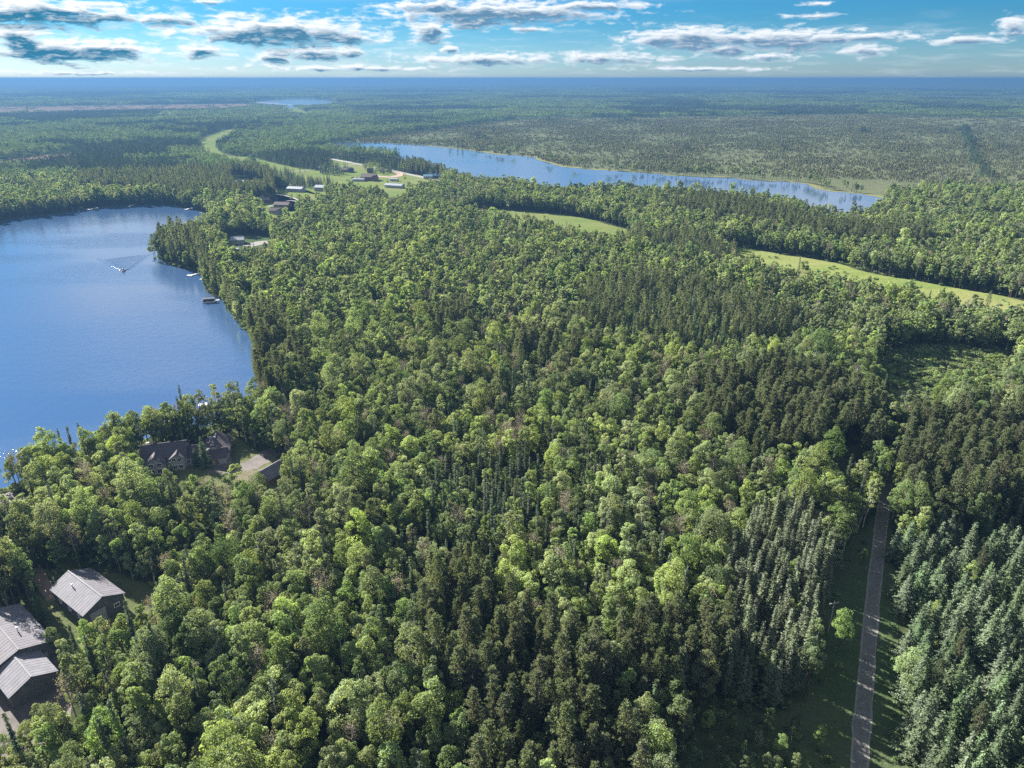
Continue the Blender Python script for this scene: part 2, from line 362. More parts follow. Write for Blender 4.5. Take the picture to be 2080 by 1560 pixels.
M['needle_fir'] = foliage('needle_fir', (0.062, 0.092, 0.050), var=0.25, hue=0.02, trans=0.2)
M['needle_dead'] = foliage('needle_dead', (0.34, 0.1275, 0.0595), var=0.1, hue=0.01, trans=0.2)
M['far_leaf'] = foliage('far_leaf', (0.0873, 0.1604, 0.0563), var=0.35, trans=0.35)
M['far_dark'] = foliage('far_dark', (0.0591, 0.0921, 0.0563), var=0.3, hue=0.02, trans=0.2)
M['bog_needle'] = foliage('bog_needle', (0.150, 0.172, 0.104), var=0.2, hue=0.02, trans=0.48)
M['bark'] = plain('bark', (0.10, 0.075, 0.055), 0.9, 6.0, 0.35)
M['bark_birch'] = plain('bark_birch', (0.42, 0.40, 0.36), 0.85, 5.0, 0.35)
M['bark_pine'] = plain('bark_pine', (0.115, 0.085, 0.066), 0.9, 6.0, 0.35)
M['bark_dead'] = plain('bark_dead', (0.26, 0.23, 0.20), 0.9, 6.0, 0.25)

def ground_mat():
    m, nt, out = new_mat('forest_floor')
    geo = nt.node('ShaderNodeNewGeometry'); p = geo.outputs['Position']
    a = nt.noise(p, 0.35, 5.0, 0.6); b = nt.noise(p, 0.02, 4.0, 0.55); c = nt.noise(nt.vm('MULTIPLY', p, (0.6, 1.0, 1.0)), 0.0011, 6.0, 0.6)
    col = nt.mix(nt.ramp(a, 0.3, 0.7), (0.022, 0.030, 0.014), (0.055, 0.065, 0.030))
    col = nt.mix(nt.ramp(b, 0.4, 0.75), col, (0.050, 0.075, 0.028))
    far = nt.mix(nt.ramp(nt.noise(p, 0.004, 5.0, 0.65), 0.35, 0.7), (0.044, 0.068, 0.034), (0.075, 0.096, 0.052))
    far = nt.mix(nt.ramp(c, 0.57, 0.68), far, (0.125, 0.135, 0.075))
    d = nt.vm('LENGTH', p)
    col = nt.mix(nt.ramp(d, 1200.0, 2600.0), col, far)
    bs = nt.node('ShaderNodeBsdfDiffuse'); nt.l.new(col, bs.inputs[0]); nt.l.new(bs.outputs[0], out.inputs['Surface'])
    return m
def grass_mat(name, c0, c1, c2, s=0.05):
    m, nt, out = new_mat(name)
    geo = nt.node('ShaderNodeNewGeometry'); p = geo.outputs['Position']
    a = nt.noise(nt.vm('MULTIPLY', p, (0.45, 1.0, 1.0)), s, 7.0, 0.70, 0.8); b = nt.noise(p, s * 8, 5.0, 0.65); c = nt.noise(p, s * 0.25, 3.0)
    col = nt.mix(nt.ramp(a, 0.33, 0.68), c0, c1)
    col = nt.mix(nt.m('MULTIPLY', nt.ramp(c, 0.4, 0.7), 0.75), col, c2)
    col = nt.mix(nt.m('MULTIPLY', nt.ramp(b, 0.35, 0.75), 0.45), col, tuple(0.62 * x for x in c0))
    bs = nt.node('ShaderNodeBsdfDiffuse'); nt.l.new(col, bs.inputs[0])
    bp = nt.node('ShaderNodeBump'); bp.inputs['Strength'].default_value = 0.6; bp.inputs['Distance'].default_value = 0.5
    nt.l.new(b, bp.inputs['Height']); nt.l.new(bp.outputs[0], bs.inputs['Normal'])
    nt.l.new(bs.outputs[0], out.inputs['Surface'])
    return m
def water_mat(name, ripple, base, patch=True):
    m, nt, out = new_mat(name)
    geo = nt.node('ShaderNodeNewGeometry'); p = geo.outputs['Position']
    p_ = nt.node('ShaderNodeBsdfPrincipled'); nt.put(p_.inputs['Base Color'], base)
    p_.inputs['Roughness'].default_value = 0.06; p_.inputs['IOR'].default_value = 1.75
    w1 = nt.noise(nt.vm('MULTIPLY', p, (0.7, 1.2, 1.0)), 1.1, 3.0, 0.6); w2 = nt.noise(p, 0.25, 3.0, 0.5)
    calm = nt.ramp(nt.noise(nt.vm('MULTIPLY', nt.vm('ADD', p, (37.0, 11.0, 0.0)), (0.4, 1.1, 1.0)), 0.016, 4.0, 0.55), 0.40, 0.62)
    hgt = nt.m('ADD', w1, nt.m('MULTIPLY', w2, 1.2))
    bp = nt.node('ShaderNodeBump'); bp.inputs['Distance'].default_value = 0.12
    nt.put(bp.inputs['Strength'], nt.m('MULTIPLY', nt.m('ADD', 0.35, nt.m('MULTIPLY', calm, 0.65)), ripple)); nt.l.new(hgt, bp.inputs['Height'])
    nt.l.new(bp.outputs[0], p_.inputs['Normal']); nt.l.new(p_.outputs[0], out.inputs['Surface'])
    return m
M['ground'] = ground_mat()
M['meadow'] = grass_mat('meadow', (0.1015, 0.145, 0.0377), (0.1668, 0.1885, 0.0609), (0.2102, 0.1958, 0.0899))
M['lawn'] = grass_mat('lawn', (0.090, 0.128, 0.036), (0.128, 0.150, 0.054), (0.155, 0.148, 0.075), 0.03)
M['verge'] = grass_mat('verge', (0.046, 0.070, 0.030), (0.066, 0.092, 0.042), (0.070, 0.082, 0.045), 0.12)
M['sunlit_dirt'] = grass_mat('sunlit_dirt', (0.13, 0.11, 0.085), (0.19, 0.165, 0.13), (0.09, 0.095, 0.05), 0.12)  # paler ground colour for the sun patch painted on the house drive
M['brush_ground'] = grass_mat('brush_ground', (0.0696, 0.087, 0.0377), (0.1087, 0.116, 0.0551), (0.1087, 0.1131, 0.0653), 0.10)
M['bog'] = grass_mat('bog', (0.078, 0.092, 0.052), (0.095, 0.108, 0.060), (0.110, 0.118, 0.064), 0.012)
M['bog_rust'] = grass_mat('bog_rust', (0.1232, 0.0957, 0.0725), (0.1595, 0.1131, 0.0841), (0.1087, 0.0957, 0.0653), 0.006)
M['reed'] = grass_mat('reed', (0.1232, 0.1377, 0.0508), (0.1812, 0.1711, 0.0725), (0.1595, 0.145, 0.0653), 0.08)
M['water'] = water_mat('water', 0.95, (0.032, 0.066, 0.142))
M['water_calm'] = water_mat('water_calm', 0.25, (0.040, 0.075, 0.145))
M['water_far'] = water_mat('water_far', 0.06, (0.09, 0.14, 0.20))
M['gravel'] = plain('gravel', (0.165, 0.160, 0.145), 0.95, 0.6, 0.18)
M['tar'] = plain('tar', (0.120, 0.117, 0.108), 0.9, 0.8, 0.15)
M['shaded_tar'] = plain('shaded_tar', (0.095, 0.082, 0.078), 0.9, 0.3, 0.25)  # darker copy of tar with tree shade put into the colour
M['dirt'] = plain('dirt', (0.22, 0.155, 0.12), 0.95, 0.15, 0.2)

# ------------------------------------------------------------------ ground sheet to the horizon
def ground():
    rad = np.concatenate([[0.0], np.geomspace(60, 6000, 22), np.geomspace(7000, 47000, 46)]); K = 220
    rng = np.random.default_rng(5); V = []
    ph = rng.uniform(0, 6.28, (14, 2)); fr = rng.uniform(1.5, 14, 14)
    for r in rad:
        for j in range(K):
            a = 2 * math.pi * j / K; h = 0.0
            if r > 9000:
                f = min(1.0, (r - 9000) / 14000)
                s = sum(math.sin(a * round(fr[i] * 3) + ph[i, 0] + r / 2600.0 * (0.3 + 0.1 * i)) for i in range(14)) / 14
                h = min(104.0, f * max(0.0, 24 + 105 * s + 14 * max(0, math.sin(a + 0.6))))
            V.append((r * math.sin(a), r * math.cos(a), h))
    Q = [(i * K + j, i * K + (j + 1) % K, (i + 1) * K + (j + 1) % K, (i + 1) * K + j) for i in range(len(rad) - 1) for j in range(K)]
    me = quad_mesh('ground', V, np.array(Q)[:, ::-1], [M['ground']], smooth=True)
    return tag(link(bpy.data.objects.new('ground', me)), kind='structure')
ground()
sheet('lake_water', LAKE1, 0.10, M['water']); sheet('lake_water', LAKE2, 0.12, M['water_calm']); sheet('lake_water', LAKE3, 0.5, M['water_far']); sheet('lake_water', LAKE4, 3.0, M['water_far'])
sheet('bog', BOG, 0.05, M['bog']); sheet('bog', BOG_W, 0.4, M['bog_rust']); sheet('bog', BOG_S, 0.1, M['bog_rust'])
sheet('meadow', MEADOW, 0.06, M['meadow']); sheet('meadow', MEADOW_B, 0.06, M['lawn'])
for fpoly in (FIELD_A, FIELD_B, FIELD_C, FIELD_D, FIELD_E): sheet('field', fpoly, 0.10, M['lawn'])
sheet('field', FIELD_F, 0.3, M['lawn'])
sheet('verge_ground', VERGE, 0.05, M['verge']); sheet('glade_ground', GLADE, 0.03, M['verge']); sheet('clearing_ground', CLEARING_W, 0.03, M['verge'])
sheet('yard_ground', YARD_BARN, 0.03, M['brush_ground']); sheet('yard_ground', YARD_BARN2, 0.03, M['shaded_tar']); sheet('yard_ground', YARD_HOUSE, 0.03, M['brush_ground'])  # yard colours darkened to stand in for tree shade
sheet('yard_ground', YARD_POINT, 0.03, M['verge']); sheet('brush_ground', BRUSH, 0.03, M['brush_ground']); sheet('driveway', DRIVE_W, 0.04, M['shaded_tar'])  # driveway colour carries the dark shade lying over it
def ribbon(name, pts, width, z, mat, jit=0.0, n=6):
    P = np.array([unproj(*p)[:2] for p in pts]); C = []
    for i in range(len(P) - 1):
        p0, p1, p2, p3 = P[max(i - 1, 0)], P[i], P[i + 1], P[min(i + 2, len(P) - 1)]
        for k in range(n):
            t = k / n; C.append(0.5 * ((2 * p1) + (-p0 + p2) * t + (2 * p0 - 5 * p1 + 4 * p2 - p3) * t * t + (-p0 + 3 * p1 - 3 * p2 + p3) * t ** 3))
    C.append(P[-1]); C = np.array(C); T = np.gradient(C, axis=0); T /= np.linalg.norm(T, axis=1, keepdims=True)
    Nn = np.stack([-T[:, 1], T[:, 0]], 1); rng = np.random.default_rng(3)
    wl = width / 2 + rng.normal(size=len(C)) * jit; wr = width / 2 + rng.normal(size=len(C)) * jit
    V = np.concatenate([np.c_[C + Nn * wl[:, None], np.full(len(C), z)], np.c_[C - Nn * wr[:, None], np.full(len(C), z)]])
    m = len(C); Q = [(i, i + 1, m + i + 1, m + i) for i in range(m - 1)]
    me = quad_mesh(name, V, np.array(Q)[:, ::-1], [mat]); o = tag(link(bpy.data.objects.new(name, me)), kind='structure')
    return o
ROAD_PTS = [(1728, 1760), (1745, 1560), (1757, 1400), (1770, 1250), (1785, 1110), (1799, 1000), (1812, 920), (1826, 850), (1842, 800)]
ribbon('road', ROAD_PTS, 3.3, 0.10, M['gravel'], 0.08)
ribbon('road_track', [(1744, 1760 - 0), (1745, 1560), (1757, 1400), (1770, 1250), (1785, 1110), (1799, 1000), (1812, 920)], 2.4, 0.112, M['tar'], 0.12)
ribbon('highway', [(520, 208), (580, 213), (640, 219), (700, 226)], 22.0, 1.0, M['gravel'])
ribbon('highway', [(585, 280), (574, 288), (562, 297), (552, 304)], 9.0, 0.3, M['gravel'])
ribbon('highway', [(650, 319), (700, 328), (760, 339), (830, 354), (900, 368), (980, 385), (1060, 398)], 9.5, 0.2, M['gravel'])
ribbon('driveway', [(562, 354), (600, 348), (650, 344), (700, 337), (730, 333)], 4.0, 0.24, M['gravel'])
ribbon('driveway', [(556, 394), (590, 400), (610, 410), (585, 408), (545, 420)], 3.0, 0.2, M['gravel'])
ribbon('driveway', [(748, 356), (790, 360), (815, 355), (800, 348)], 11.0, 0.22, M['dirt'], 0.6)
ribbon('driveway', [(432, 948), (480, 953), (510, 945), (548, 923), (600, 890)], 7.0, 0.06, M['shaded_tar'], 0.3)  # drive darkened in colour for the shade on it
ribbon('driveway', [(470, 962), (520, 966), (548, 955)], 6.0, 0.075, M['sunlit_dirt'], 0.5)  # pale strip paints a patch of sun onto the shaded drive
ribbon('driveway', [(60, 1140), (85, 1180), (110, 1215)], 3.0, 0.06, M['dirt'], 0.1)
ribbon('lawn_patch', [(120, 1128), (140, 1145), (150, 1160)], 4.5, 0.055, M['lawn'], 0.5)
ribbon('lawn_patch', [(60, 1140), (75, 1155), (82, 1170)], 2.5, 0.058, M['lawn'], 0.3)
ribbon('driveway', [(500, 500), (530, 493), (548, 492)], 12.0, 0.07, M['tar'])
ribbon('path', [(1962, 280), (1972, 310), (1985, 335), (2006, 365)], 5.0, 0.26, M['reed'], 1.0)
ribbon('path', [(262, 205), (280, 216), (305, 235)], 12.0, 0.8, M['reed'])
for reed in ([(870, 296), (940, 303), (1010, 312.3), (1080, 318.4), (1130, 334.6), (1180, 341.4), (1260, 347.3), (1330, 352.3), (1400, 358), (1480, 360), (1530, 366), (1600, 368.3), (1650, 375), (1670, 384.2), (1700, 388.3), (1760, 394.3), (1802, 403)],):
    ribbon('reed_bank', reed, 9.0, 0.20, M['reed'], 2.2)

# ------------------------------------------------------------------ tree builders
def mk_leafy(seed, H=15.0, R=2.6, ch=8.0, clumps=24, per=150, leaf=0.135, dense=1.0, lod=0):
    rng = np.random.default_rng(seed); cz = H - ch / 2
    d = sph(rng, clumps * 3); d = d[d[:, 2] > -0.80][:clumps]; n = len(d)
    rr = rng.uniform(0.60, 0.96, n)[:, None]
    lean = rng.normal(size=2) * 0.25
    prof = np.where(d[:, 2:3] < 0, 1.0, 0.92)
    C = d * rr * np.array([R, R, ch / 2]) * prof + np.array([lean[0], lean[1], cz])
    rc = rng.uniform(0.24, 0.42, n) * R
    Ps, Ns, S = [], [], []
    for c, r, o in zip(C, rc, d):
        k = max(3, int(per * dense * (r / (0.35 * R)) ** 2))
        dd = sph(rng, k); keep = (dd @ o + 0.45 * dd[:, 2]) > -0.45; dd = dd[keep]
        sh = rng.uniform(0.70, 1.08, (len(dd), 1))
        Ps.append(c + dd * sh * r * np.array([1, 1, 0.82])); Ns.append(dd * 0.8 + rng.normal(size=dd.shape) * 0.45 + np.array([0, 0, 0.35]))
        S.append(leaf * rng.uniform(0.65, 1.35, len(dd)))
    Pl, Nl, S = np.concatenate(Ps), np.concatenate(Ns), np.concatenate(S)
    crown = cards(Pl, Nl, S, S * rng.uniform(0.6, 0.95, len(S)), rng)
    base = H - ch * 0.9
    tr = [tube([(0, 0, -0.3), (0.05, 0.03, base * 0.5), (lean[0] * .4, lean[1] * .4, base), (lean[0], lean[1], H - ch * 0.35)], [0.19, 0.15, 0.11, 0.04], 5 if lod else 7)]
    if not lod:
        for i in rng.permutation(n)[:9]:
            z0 = base + rng.uniform(-0.4, 0.35) * ch * 0.4
            q = np.array([lean[0] * .5, lean[1] * .5, z0]); e = C[i]
            tr.append(tube([q, (q + e) / 2 + np.array([0, 0, -0.25]), e], [0.07, 0.045, 0.015], 4))
    return joinq(tr), crown
def mk_pine(seed, H=15.0, R=1.5, frac=0.55, lod=0):
    rng = np.random.default_rng(seed); z0 = H * (1 - frac); Ps, Ds = [], []; tr = [tube([(0, 0, -0.3), (0.05, 0, H * .5), (0, 0.04, H * .97)], [0.17, 0.12, 0.02], 5 if lod else 7)]
    z = z0; step = 0.75 if lod else 0.5
    while z < H:
        t = (z - z0) / (H - z0); r = R * min(1, 0.45 + 1.9 * t) * (1 - t) ** 0.55 * rng.uniform(0.8, 1.2) + 0.18
        nb = 4 if lod else 5; a0 = rng.uniform(0, 6.28)
        for b in range(nb):
            a = a0 + 6.28 * b / nb + rng.normal() * 0.25; rb = r * rng.uniform(0.65, 1.15)
            tip = np.array([rb * math.cos(a), rb * math.sin(a), z + 0.35 * rb + 0.1]); root = np.array([0, 0, z - 0.1])
            if not lod and rb > 0.7: tr.append(tube([root, (root + tip) / 2 - [0, 0, .08], tip], [0.035, 0.025, 0.01], 3))
            for s in ((1.0, 0.5) if lod else (1.0, 0.72, 0.42)):
                Ps.append(root + (tip - root) * s + rng.normal(size=3) * 0.06); Ds.append(np.array([math.cos(a) * .6, math.sin(a) * .6, 0.75]))
        z += step * rng.uniform(0.85, 1.15)
    Ps.append(np.array([0, 0, H])); Ds.append(np.array([0, 0, 1.0]))
    Pt, Dt = np.array(Ps), np.array(Ds); k = 5 if lod else 13
    Pt = np.repeat(Pt, k, 0); Dt = np.repeat(Dt, k, 0)
    nd = sph(rng, len(Pt)) * 0.9 + Dt * 0.75; nd /= np.linalg.norm(nd, axis=1, keepdims=True)
    L = rng.uniform(0.14, 0.24, len(Pt)) * (1.6 if lod else 1.0)
    crown = cards(Pt + nd * L[:, None], np.cross(nd, sph(rng, len(Pt))) + 1e-3, L, L * (0.55 if lod else 0.34), rng, nd)
    return joinq(tr), crown
def mk_spruce(seed, H=13.0, R=1.9, low=0.08, lod=0, power=0.9):
    rng = np.random.default_rng(seed); Ps, Ns, Ts, S = [], [], [], []
    tr = [tube([(0, 0, -0.3), (0, 0, H * .5), (0, 0, H * .985)], [0.16, 0.10, 0.012], 5 if lod else 6)]
    z = H * low; step = 0.62 if lod else 0.36
    while z < H - 0.15:
        t = (z - H * low) / (H * (1 - low)); r = R * (1 - t) ** power * rng.uniform(0.85, 1.1) + 0.10
        nb = max(4, int((5 if lod else 7) * (0.55 + 0.6 * (1 - t)))); a0 = rng.uniform(0, 6.28)
        for b in range(nb):
            a = a0 + 6.28 * b / nb + rng.normal() * 0.2; rb = r * rng.uniform(0.5, 1.3)
            out = np.array([math.cos(a), math.sin(a), 0.0]); side = np.array([-out[1], out[0], 0])
            if not lod and rb > 0.8: tr.append(tube([(0, 0, z + .1), out * rb * 0.9 + [0, 0, z - 0.1 * rb]], [0.03, 0.01], 3))
            s = 0.35 if rb > 0.6 else 0.15
            ds = (0.6 if lod else 0.34)
            while s <= rb + 0.05:
                droop = 0.12 * s - 0.16 * s * s / max(rb, .4)
                c = out * s + np.array([0, 0, z + droop])
                wdt = 0.20 + 0.22 * (1 - s / max(rb, 0.3))
                for sg in (-1, 1):
                    Ps.append(c + side * sg * wdt * 0.55 + rng.normal(size=3) * 0.04); Ts.append(out * 0.75 + side * sg * 0.8 + np.array([0, 0, -0.12])); S.append(wdt * rng.uniform(0.8, 1.2) * (1.35 if lod else 1.0))
                    Ns.append(np.array([0, 0, 1.0]) + out * 0.35 + rng.normal(size=3) * 0.4)
                s += ds
        z += step * rng.uniform(0.85, 1.15)
    n = len(Ps) ; S = np.array(S)
    crown = cards(np.array(Ps), np.array(Ns), S, S * 0.5, rng, np.array(Ts))
    tp = cards(np.array([[0, 0, H - 0.1], [0, 0, H - .25]]), np.array([[1., 0, 0], [0, 1., 0]]), np.array([.35, .35]), np.array([.07, .09]), rng, np.array([[0, 0, 1.], [0, 0, 1.]]))
    return joinq(tr), joinq([crown, tp])
def mk_bare(seed, H=13.0, R=1.8):
    """grey, half dead crown: many fine bare twigs and few leaves"""
    rng = np.random.default_rng(seed); tr = [tube([(0, 0, -.3), (0.1, 0, H * .5), (0.1, .1, H * .95)], [0.16, 0.11, 0.02], 6)]; Ps = []
    for i in range(46):
        z = H * rng.uniform(0.42, 0.93); a = rng.uniform(0, 6.28); r = R * rng.uniform(0.5, 1.0) * (1.15 - (z / H - 0.42))
        e = np.array([r * math.cos(a), r * math.sin(a), z + r * rng.uniform(0.5, 1.1)]); tr.append(tube([(0.1, 0, z), e * [0.55, 0.55, 1] - [0, 0, .2 * r], e], [0.035, 0.022, 0.008], 3)); Ps += [e] * 14
    Ps = np.array(Ps) + rng.normal(size=(len(Ps), 3)) * 0.34
    S = rng.uniform(0.07, 0.15, len(Ps))
    return joinq(tr), cards(Ps, sph(rng, len(Ps)), S, S * .6, rng)
def mk_shrub(seed, H=1.6, R=1.2):
    rng = np.random.default_rng(seed); Ps, Ns = [], []
    for i in range(9):
        c = np.array([*(rng.normal(size=2) * R * .45), H * rng.uniform(.35, .75)]); dd = sph(rng, 46); dd[:, 2] = np.abs(dd[:, 2]) * 1.1 - 0.25
        Ps.append(c + dd * R * rng.uniform(.32, .5)); Ns.append(dd + rng.normal(size=dd.shape) * .4)
    Ps, Ns = np.concatenate(Ps), np.concatenate(Ns); S = rng.uniform(0.10, 0.20, len(Ps))
    return tube([(0, 0, -.1), (0, 0, H * .6)], [.05, .02], 4), cards(Ps, Ns, S, S * .75, rng)
class Form:
    """one grown form: trunk and crown meshes for single trees, a joined mesh for the wood"""
    def __init__(self, kind, look, H, R, tc, bark, leafm):
        (tv, tq), (cv, cq) = tc
        self.kind, self.look, self.H, self.R = kind, look, H, R; self.tv, self.tq, self.cv, self.cq, self.bark, self.leafm = tv, tq, cv, cq, bark, leafm
        self._p = None; self._j = None
    def parts(self):
        if self._p is None:
            self._p = (quad_mesh(self.kind + '_trunk', self.tv, self.tq, [self.bark]), quad_mesh(self.kind + '_crown', self.cv, self.cq, [self.leafm]))
        return self._p
    def joined(self):
        if self._j is None:
            v, q = joinq([(self.tv, self.tq), (self.cv, self.cq)])
            self._j = quad_mesh(self.kind + '_form', v, q, [self.bark, self.leafm], np.r_[np.zeros(len(self.tq), int), np.ones(len(self.cq), int)])
        return self._j
LOOKS = {'mid': 'leaf_mid', 'yellow': 'leaf_yellow', 'pale': 'leaf_pale', 'dark': 'leaf_dark'}
near, mid = {}, {}
shapes = [(13.5, 1.75, 10.0, 28), (15.0, 1.5, 11.5, 30), (12.5, 2.05, 9.5, 32), (14.0, 1.9, 10.5, 32), (15.5, 2.75, 11.0, 46)]
for li, (lk, mt) in enumerate(LOOKS.items()):
    near[('leaf', lk)] = [Form('leafy_tree', lk, h, r, mk_leafy(100 * li + i, h, r, c, n), M['bark_birch'] if (i == 1 or lk == 'pale') else M['bark'], M[mt]) for i, (h, r, c, n) in enumerate(shapes)]
    mid[('leaf', lk)] = [Form('leafy_tree', lk, h, r, mk_leafy(900 + 100 * li + i, h, r, c, n - 6, 40, 0.32, 1.0, 1), M['bark'], M[mt]) for i, (h, r, c, n) in enumerate(shapes)]
near[('bare', '')] = [Form('bare_tree', 'grey', 13, 1.8, mk_bare(41 + i), M['bark_dead'], M['leaf_grey']) for i in range(3)]
mid[('bare', '')] = near[('bare', '')]
near[('pine', '')] = [Form('pine_tree', 'pine', h, r, mk_pine(300 + i, h, r, f), M['bark_pine'], M['needle_pine']) for i, (h, r, f) in enumerate([(15, 1.55, .6), (16, 1.7, .55), (14.2, 1.45, .65), (15.5, 1.9, .6)])]
mid[('pine', '')] = [Form('pine_tree', 'pine', h, r, mk_pine(330 + i, h, r, .6, 1), M['bark_pine'], M['needle_pine']) for i, (h, r) in enumerate([(15, 1.6), (16, 1.7), (14, 1.5)])]
near[('spruce', '')] = [Form('spruce_tree', 'spruce', h, r, mk_spruce(400 + i, h, r), M['bark'], M['needle_spruce']) for i, (h, r) in enumerate([(10.5, 2.4), (9.2, 2.2), (11.8, 2.7), (8.2, 2.3)])]
mid[('spruce', '')] = [Form('spruce_tree', 'spruce', h, r, mk_spruce(430 + i, h, r, .1, 1), M['bark'], M['needle_spruce']) for i, (h, r) in enumerate([(13, 1.9), (11.5, 1.7), (14, 2.0)])]
near[('spire', '')] = [Form('spruce_tree', 'spire', h, r, mk_spruce(450 + i, h, r, .12, 0, .95), M['bark'], M['needle_spruce']) for i, (h, r) in enumerate([(13, 2.1), (12, 2.0)])]
mid[('spire', '')] = [Form('spruce_tree', 'spire', h, r, mk_spruce(455 + i, h, r, .12, 1, .95), M['bark'], M['needle_spruce' if i else 'needle_pine']) for i, (h, r) in enumerate([(13.5, 2.1), (12, 2.0), (12.8, 2.2)])]
near[('row', '')] = [Form('spruce_tree', 'row', h, r, mk_spruce(445 + i, h, r, .2, 0, .8), M['bark_pine'], M['needle_row']) for i, (h, r) in enumerate([(13.5, 1.55), (12.4, 1.45), (14.2, 1.7)])]
mid[('row', '')] = near[('row', '')]
near[('fir', '')] = [Form('fir_tree', 'fir', h, r, mk_spruce(460 + i, h, r, .15, 0, 1.1), M['bark'], M['needle_fir']) for i, (h, r) in enumerate([(15, 1.05), (13.5, .95), (16.5, 1.15)])]
mid[('fir', '')] = [Form('fir_tree', 'fir', h, r, mk_spruce(470 + i, h, r, .15, 1, 1.1), M['bark'], M['needle_fir']) for i, (h, r) in enumerate([(15, 1.05), (13.5, .95)])]
near[('shrub', '')] = [Form('shrub', 'shrub', 1.6, 1.2, mk_shrub(480 + i), M['bark'], M['leaf_mid' if i % 2 else 'leaf_dark']) for i in range(4)]

# ------------------------------------------------------------------ where the trees stand
rngT = np.random.default_rng(77)
_k = [(rngT.normal(size=2), rngT.uniform(0, 6.28)) for _ in range(24)]
def wnoise(X, Y, L, o=0):
    s = 0
    for i in range(8):
        k, p = _k[(i + o) % 24]; k = k / np.linalg.norm(k) * (0.6 + 0.25 * i)
        s = s + np.sin((X * k[0] + Y * k[1]) * 6.283 / L / 1.4 + p + o)
    return s / 4.0
def in_any(X, Y, polys):
    r = np.zeros(X.shape, bool)
    for p in polys: r |= inside(X, Y, np.asarray(p, float))
    return r
def candidates(sp, d0, d1, jit=0.36, m=330):
    W = d1 * 1.05; xs = np.arange(-W, W, sp); ys = np.arange(62 if d0 < 100 else d0 * 0.5, d1, sp * 0.9)
    out = []
    for i0 in range(0, len(ys), 400):
        yy = ys[i0:i0 + 400]; X, Y = np.meshgrid(xs, yy); X = X + (np.arange(len(yy)) % 2)[:, None] * sp / 2
        X = X + rngT.uniform(-jit, jit, X.shape) * sp; Y = Y + rngT.uniform(-jit, jit, X.shape) * sp
        X, Y = X.ravel(), Y.ravel(); r = np.hypot(X, Y); px, py = proj(X, Y, 8.0)
        k = (r >= d0) & (r < d1) & (px > -m) & (px < 2080 + m) & (py < 1900)
        out.append(np.stack([X[k], Y[k]], 1))
    return np.concatenate(out)
CLS = {}
def classify(XY):
    X, Y = XY[:, 0], XY[:, 1]; px, py = proj(X, Y, 11.0)
    c = np.full(len(X), 'leaf', dtype='<U6')
    c[in_any(px, py, MIXED)] = 'mixed'; c[in_any(px, py, FIRRY)] = 'firry'; c[in_any(px, py, PINE)] = 'pine'; c[in_any(px, py, PINE[2:3])] = 'row'; c[in_any(px, py, SPRUCE[:1])] = 'spruce'; c[in_any(px, py, SPRUCE[1:])] = 'spire'
    c[in_any(X, Y, BOGS)] = 'bog'
    c[in_any(X, Y, CLEAR)] = 'none'
    return c, px, py
trees = []                      # rows: x, y, kind, look, scale, rz, px, py
def add(X, Y, kind, look, sc, sz, px, py): trees.append((X, Y, kind, look, sc, sz, rngT.uniform(0, 6.283), px, py))
for cls_set, sp in ((('leaf', 'firry', 'mixed'), 3.05), (('pine',), 2.75), (('spruce',), 3.75), (('spire',), 3.2), (('row',), 2.6)):
    XY = candidates(sp, 60, 1000, .45 if cls_set[0] in ('row', 'spruce') else .38); c, px, py = classify(XY); k = np.isin(c, cls_set); XY, c, px, py = XY[k], c[k], px[k], py[k]
    hn = wnoise(XY[:, 0], XY[:, 1], 60, 3) + 0.5 * wnoise(XY[:, 0], XY[:, 1], 21, 9); gp = wnoise(XY[:, 0], XY[:, 1], 34, 14); hh = wnoise(XY[:, 0], XY[:, 1], 75, 5)
    br = in_any(px, py, BRIGHT); pa = in_any(px, py, PALE); u = rngT.uniform(size=(len(c), 5))
    for i in range(len(c)):
        if c[i] in ('pine', 'spruce', 'spire', 'row'):
            if u[i, 0] < 0.07: continue
            kind = c[i] if c[i] != 'spruce' or u[i, 4] > .05 else 'pine'
            if kind == 'spire' and u[i, 4] < .45: kind = 'pine'
            if u[i, 1] < (.14 if c[i] == 'spire' else 0.05): add(*XY[i], 'leaf', 'mid', 0.75 + 0.2 * u[i, 2], 0.9, px[i], py[i]); continue
            s = (0.72 + 0.50 * u[i, 2] if kind == 'spruce' else 0.62 + 0.25 * u[i, 2] if c[i] == 'spruce' else 0.80 + 0.40 * u[i, 2] if kind == 'row' else 0.70 + 0.52 * u[i, 2]) + 0.05 * hh[i]
            add(*XY[i], kind, '', s, 0.9 + 0.2 * u[i, 3], px[i], py[i]); continue
        if gp[i] > 1.15 or u[i, 0] < 0.05: continue
        f = 0.10 if c[i] == 'leaf' else 0.42 if c[i] == 'firry' else 0.22
        if c[i] == 'mixed' and u[i, 1] < 0.45: add(*XY[i], 'pine', '', 1.0 + 0.3 * u[i, 2], 1.0, px[i], py[i]); continue
        if u[i, 1] < f: add(*XY[i], 'fir', '', 0.72 + 0.38 * u[i, 2], 1.0, px[i], py[i]); continue
        if u[i, 1] > 0.955: add(*XY[i], 'bare', '', 0.8 + 0.35 * u[i, 2], 1.0, px[i], py[i]); continue
        h = hn[i] + (u[i, 4] - .5) * 1.5
        look = 'yellow' if (br[i] and u[i, 3] < .75) or h > 1.1 else 'pale' if (pa[i] and u[i, 3] < .7) or h < -1.1 else 'dark' if -0.75 < h < -0.1 else 'mid'
        add(*XY[i], 'leaf', look, 0.60 + 0.58 * u[i, 2] + 0.10 * hh[i] + (0.3 if u[i, 0] > .955 else 0), 0.82 + 0.30 * u[i, 3], px[i], py[i])
XY = candidates(6.0, 60, 420, .48, 200); c, px, py = classify(XY); k = np.isin(c, ('leaf', 'firry', 'mixed')); XY, px, py = XY[k], px[k], py[k]
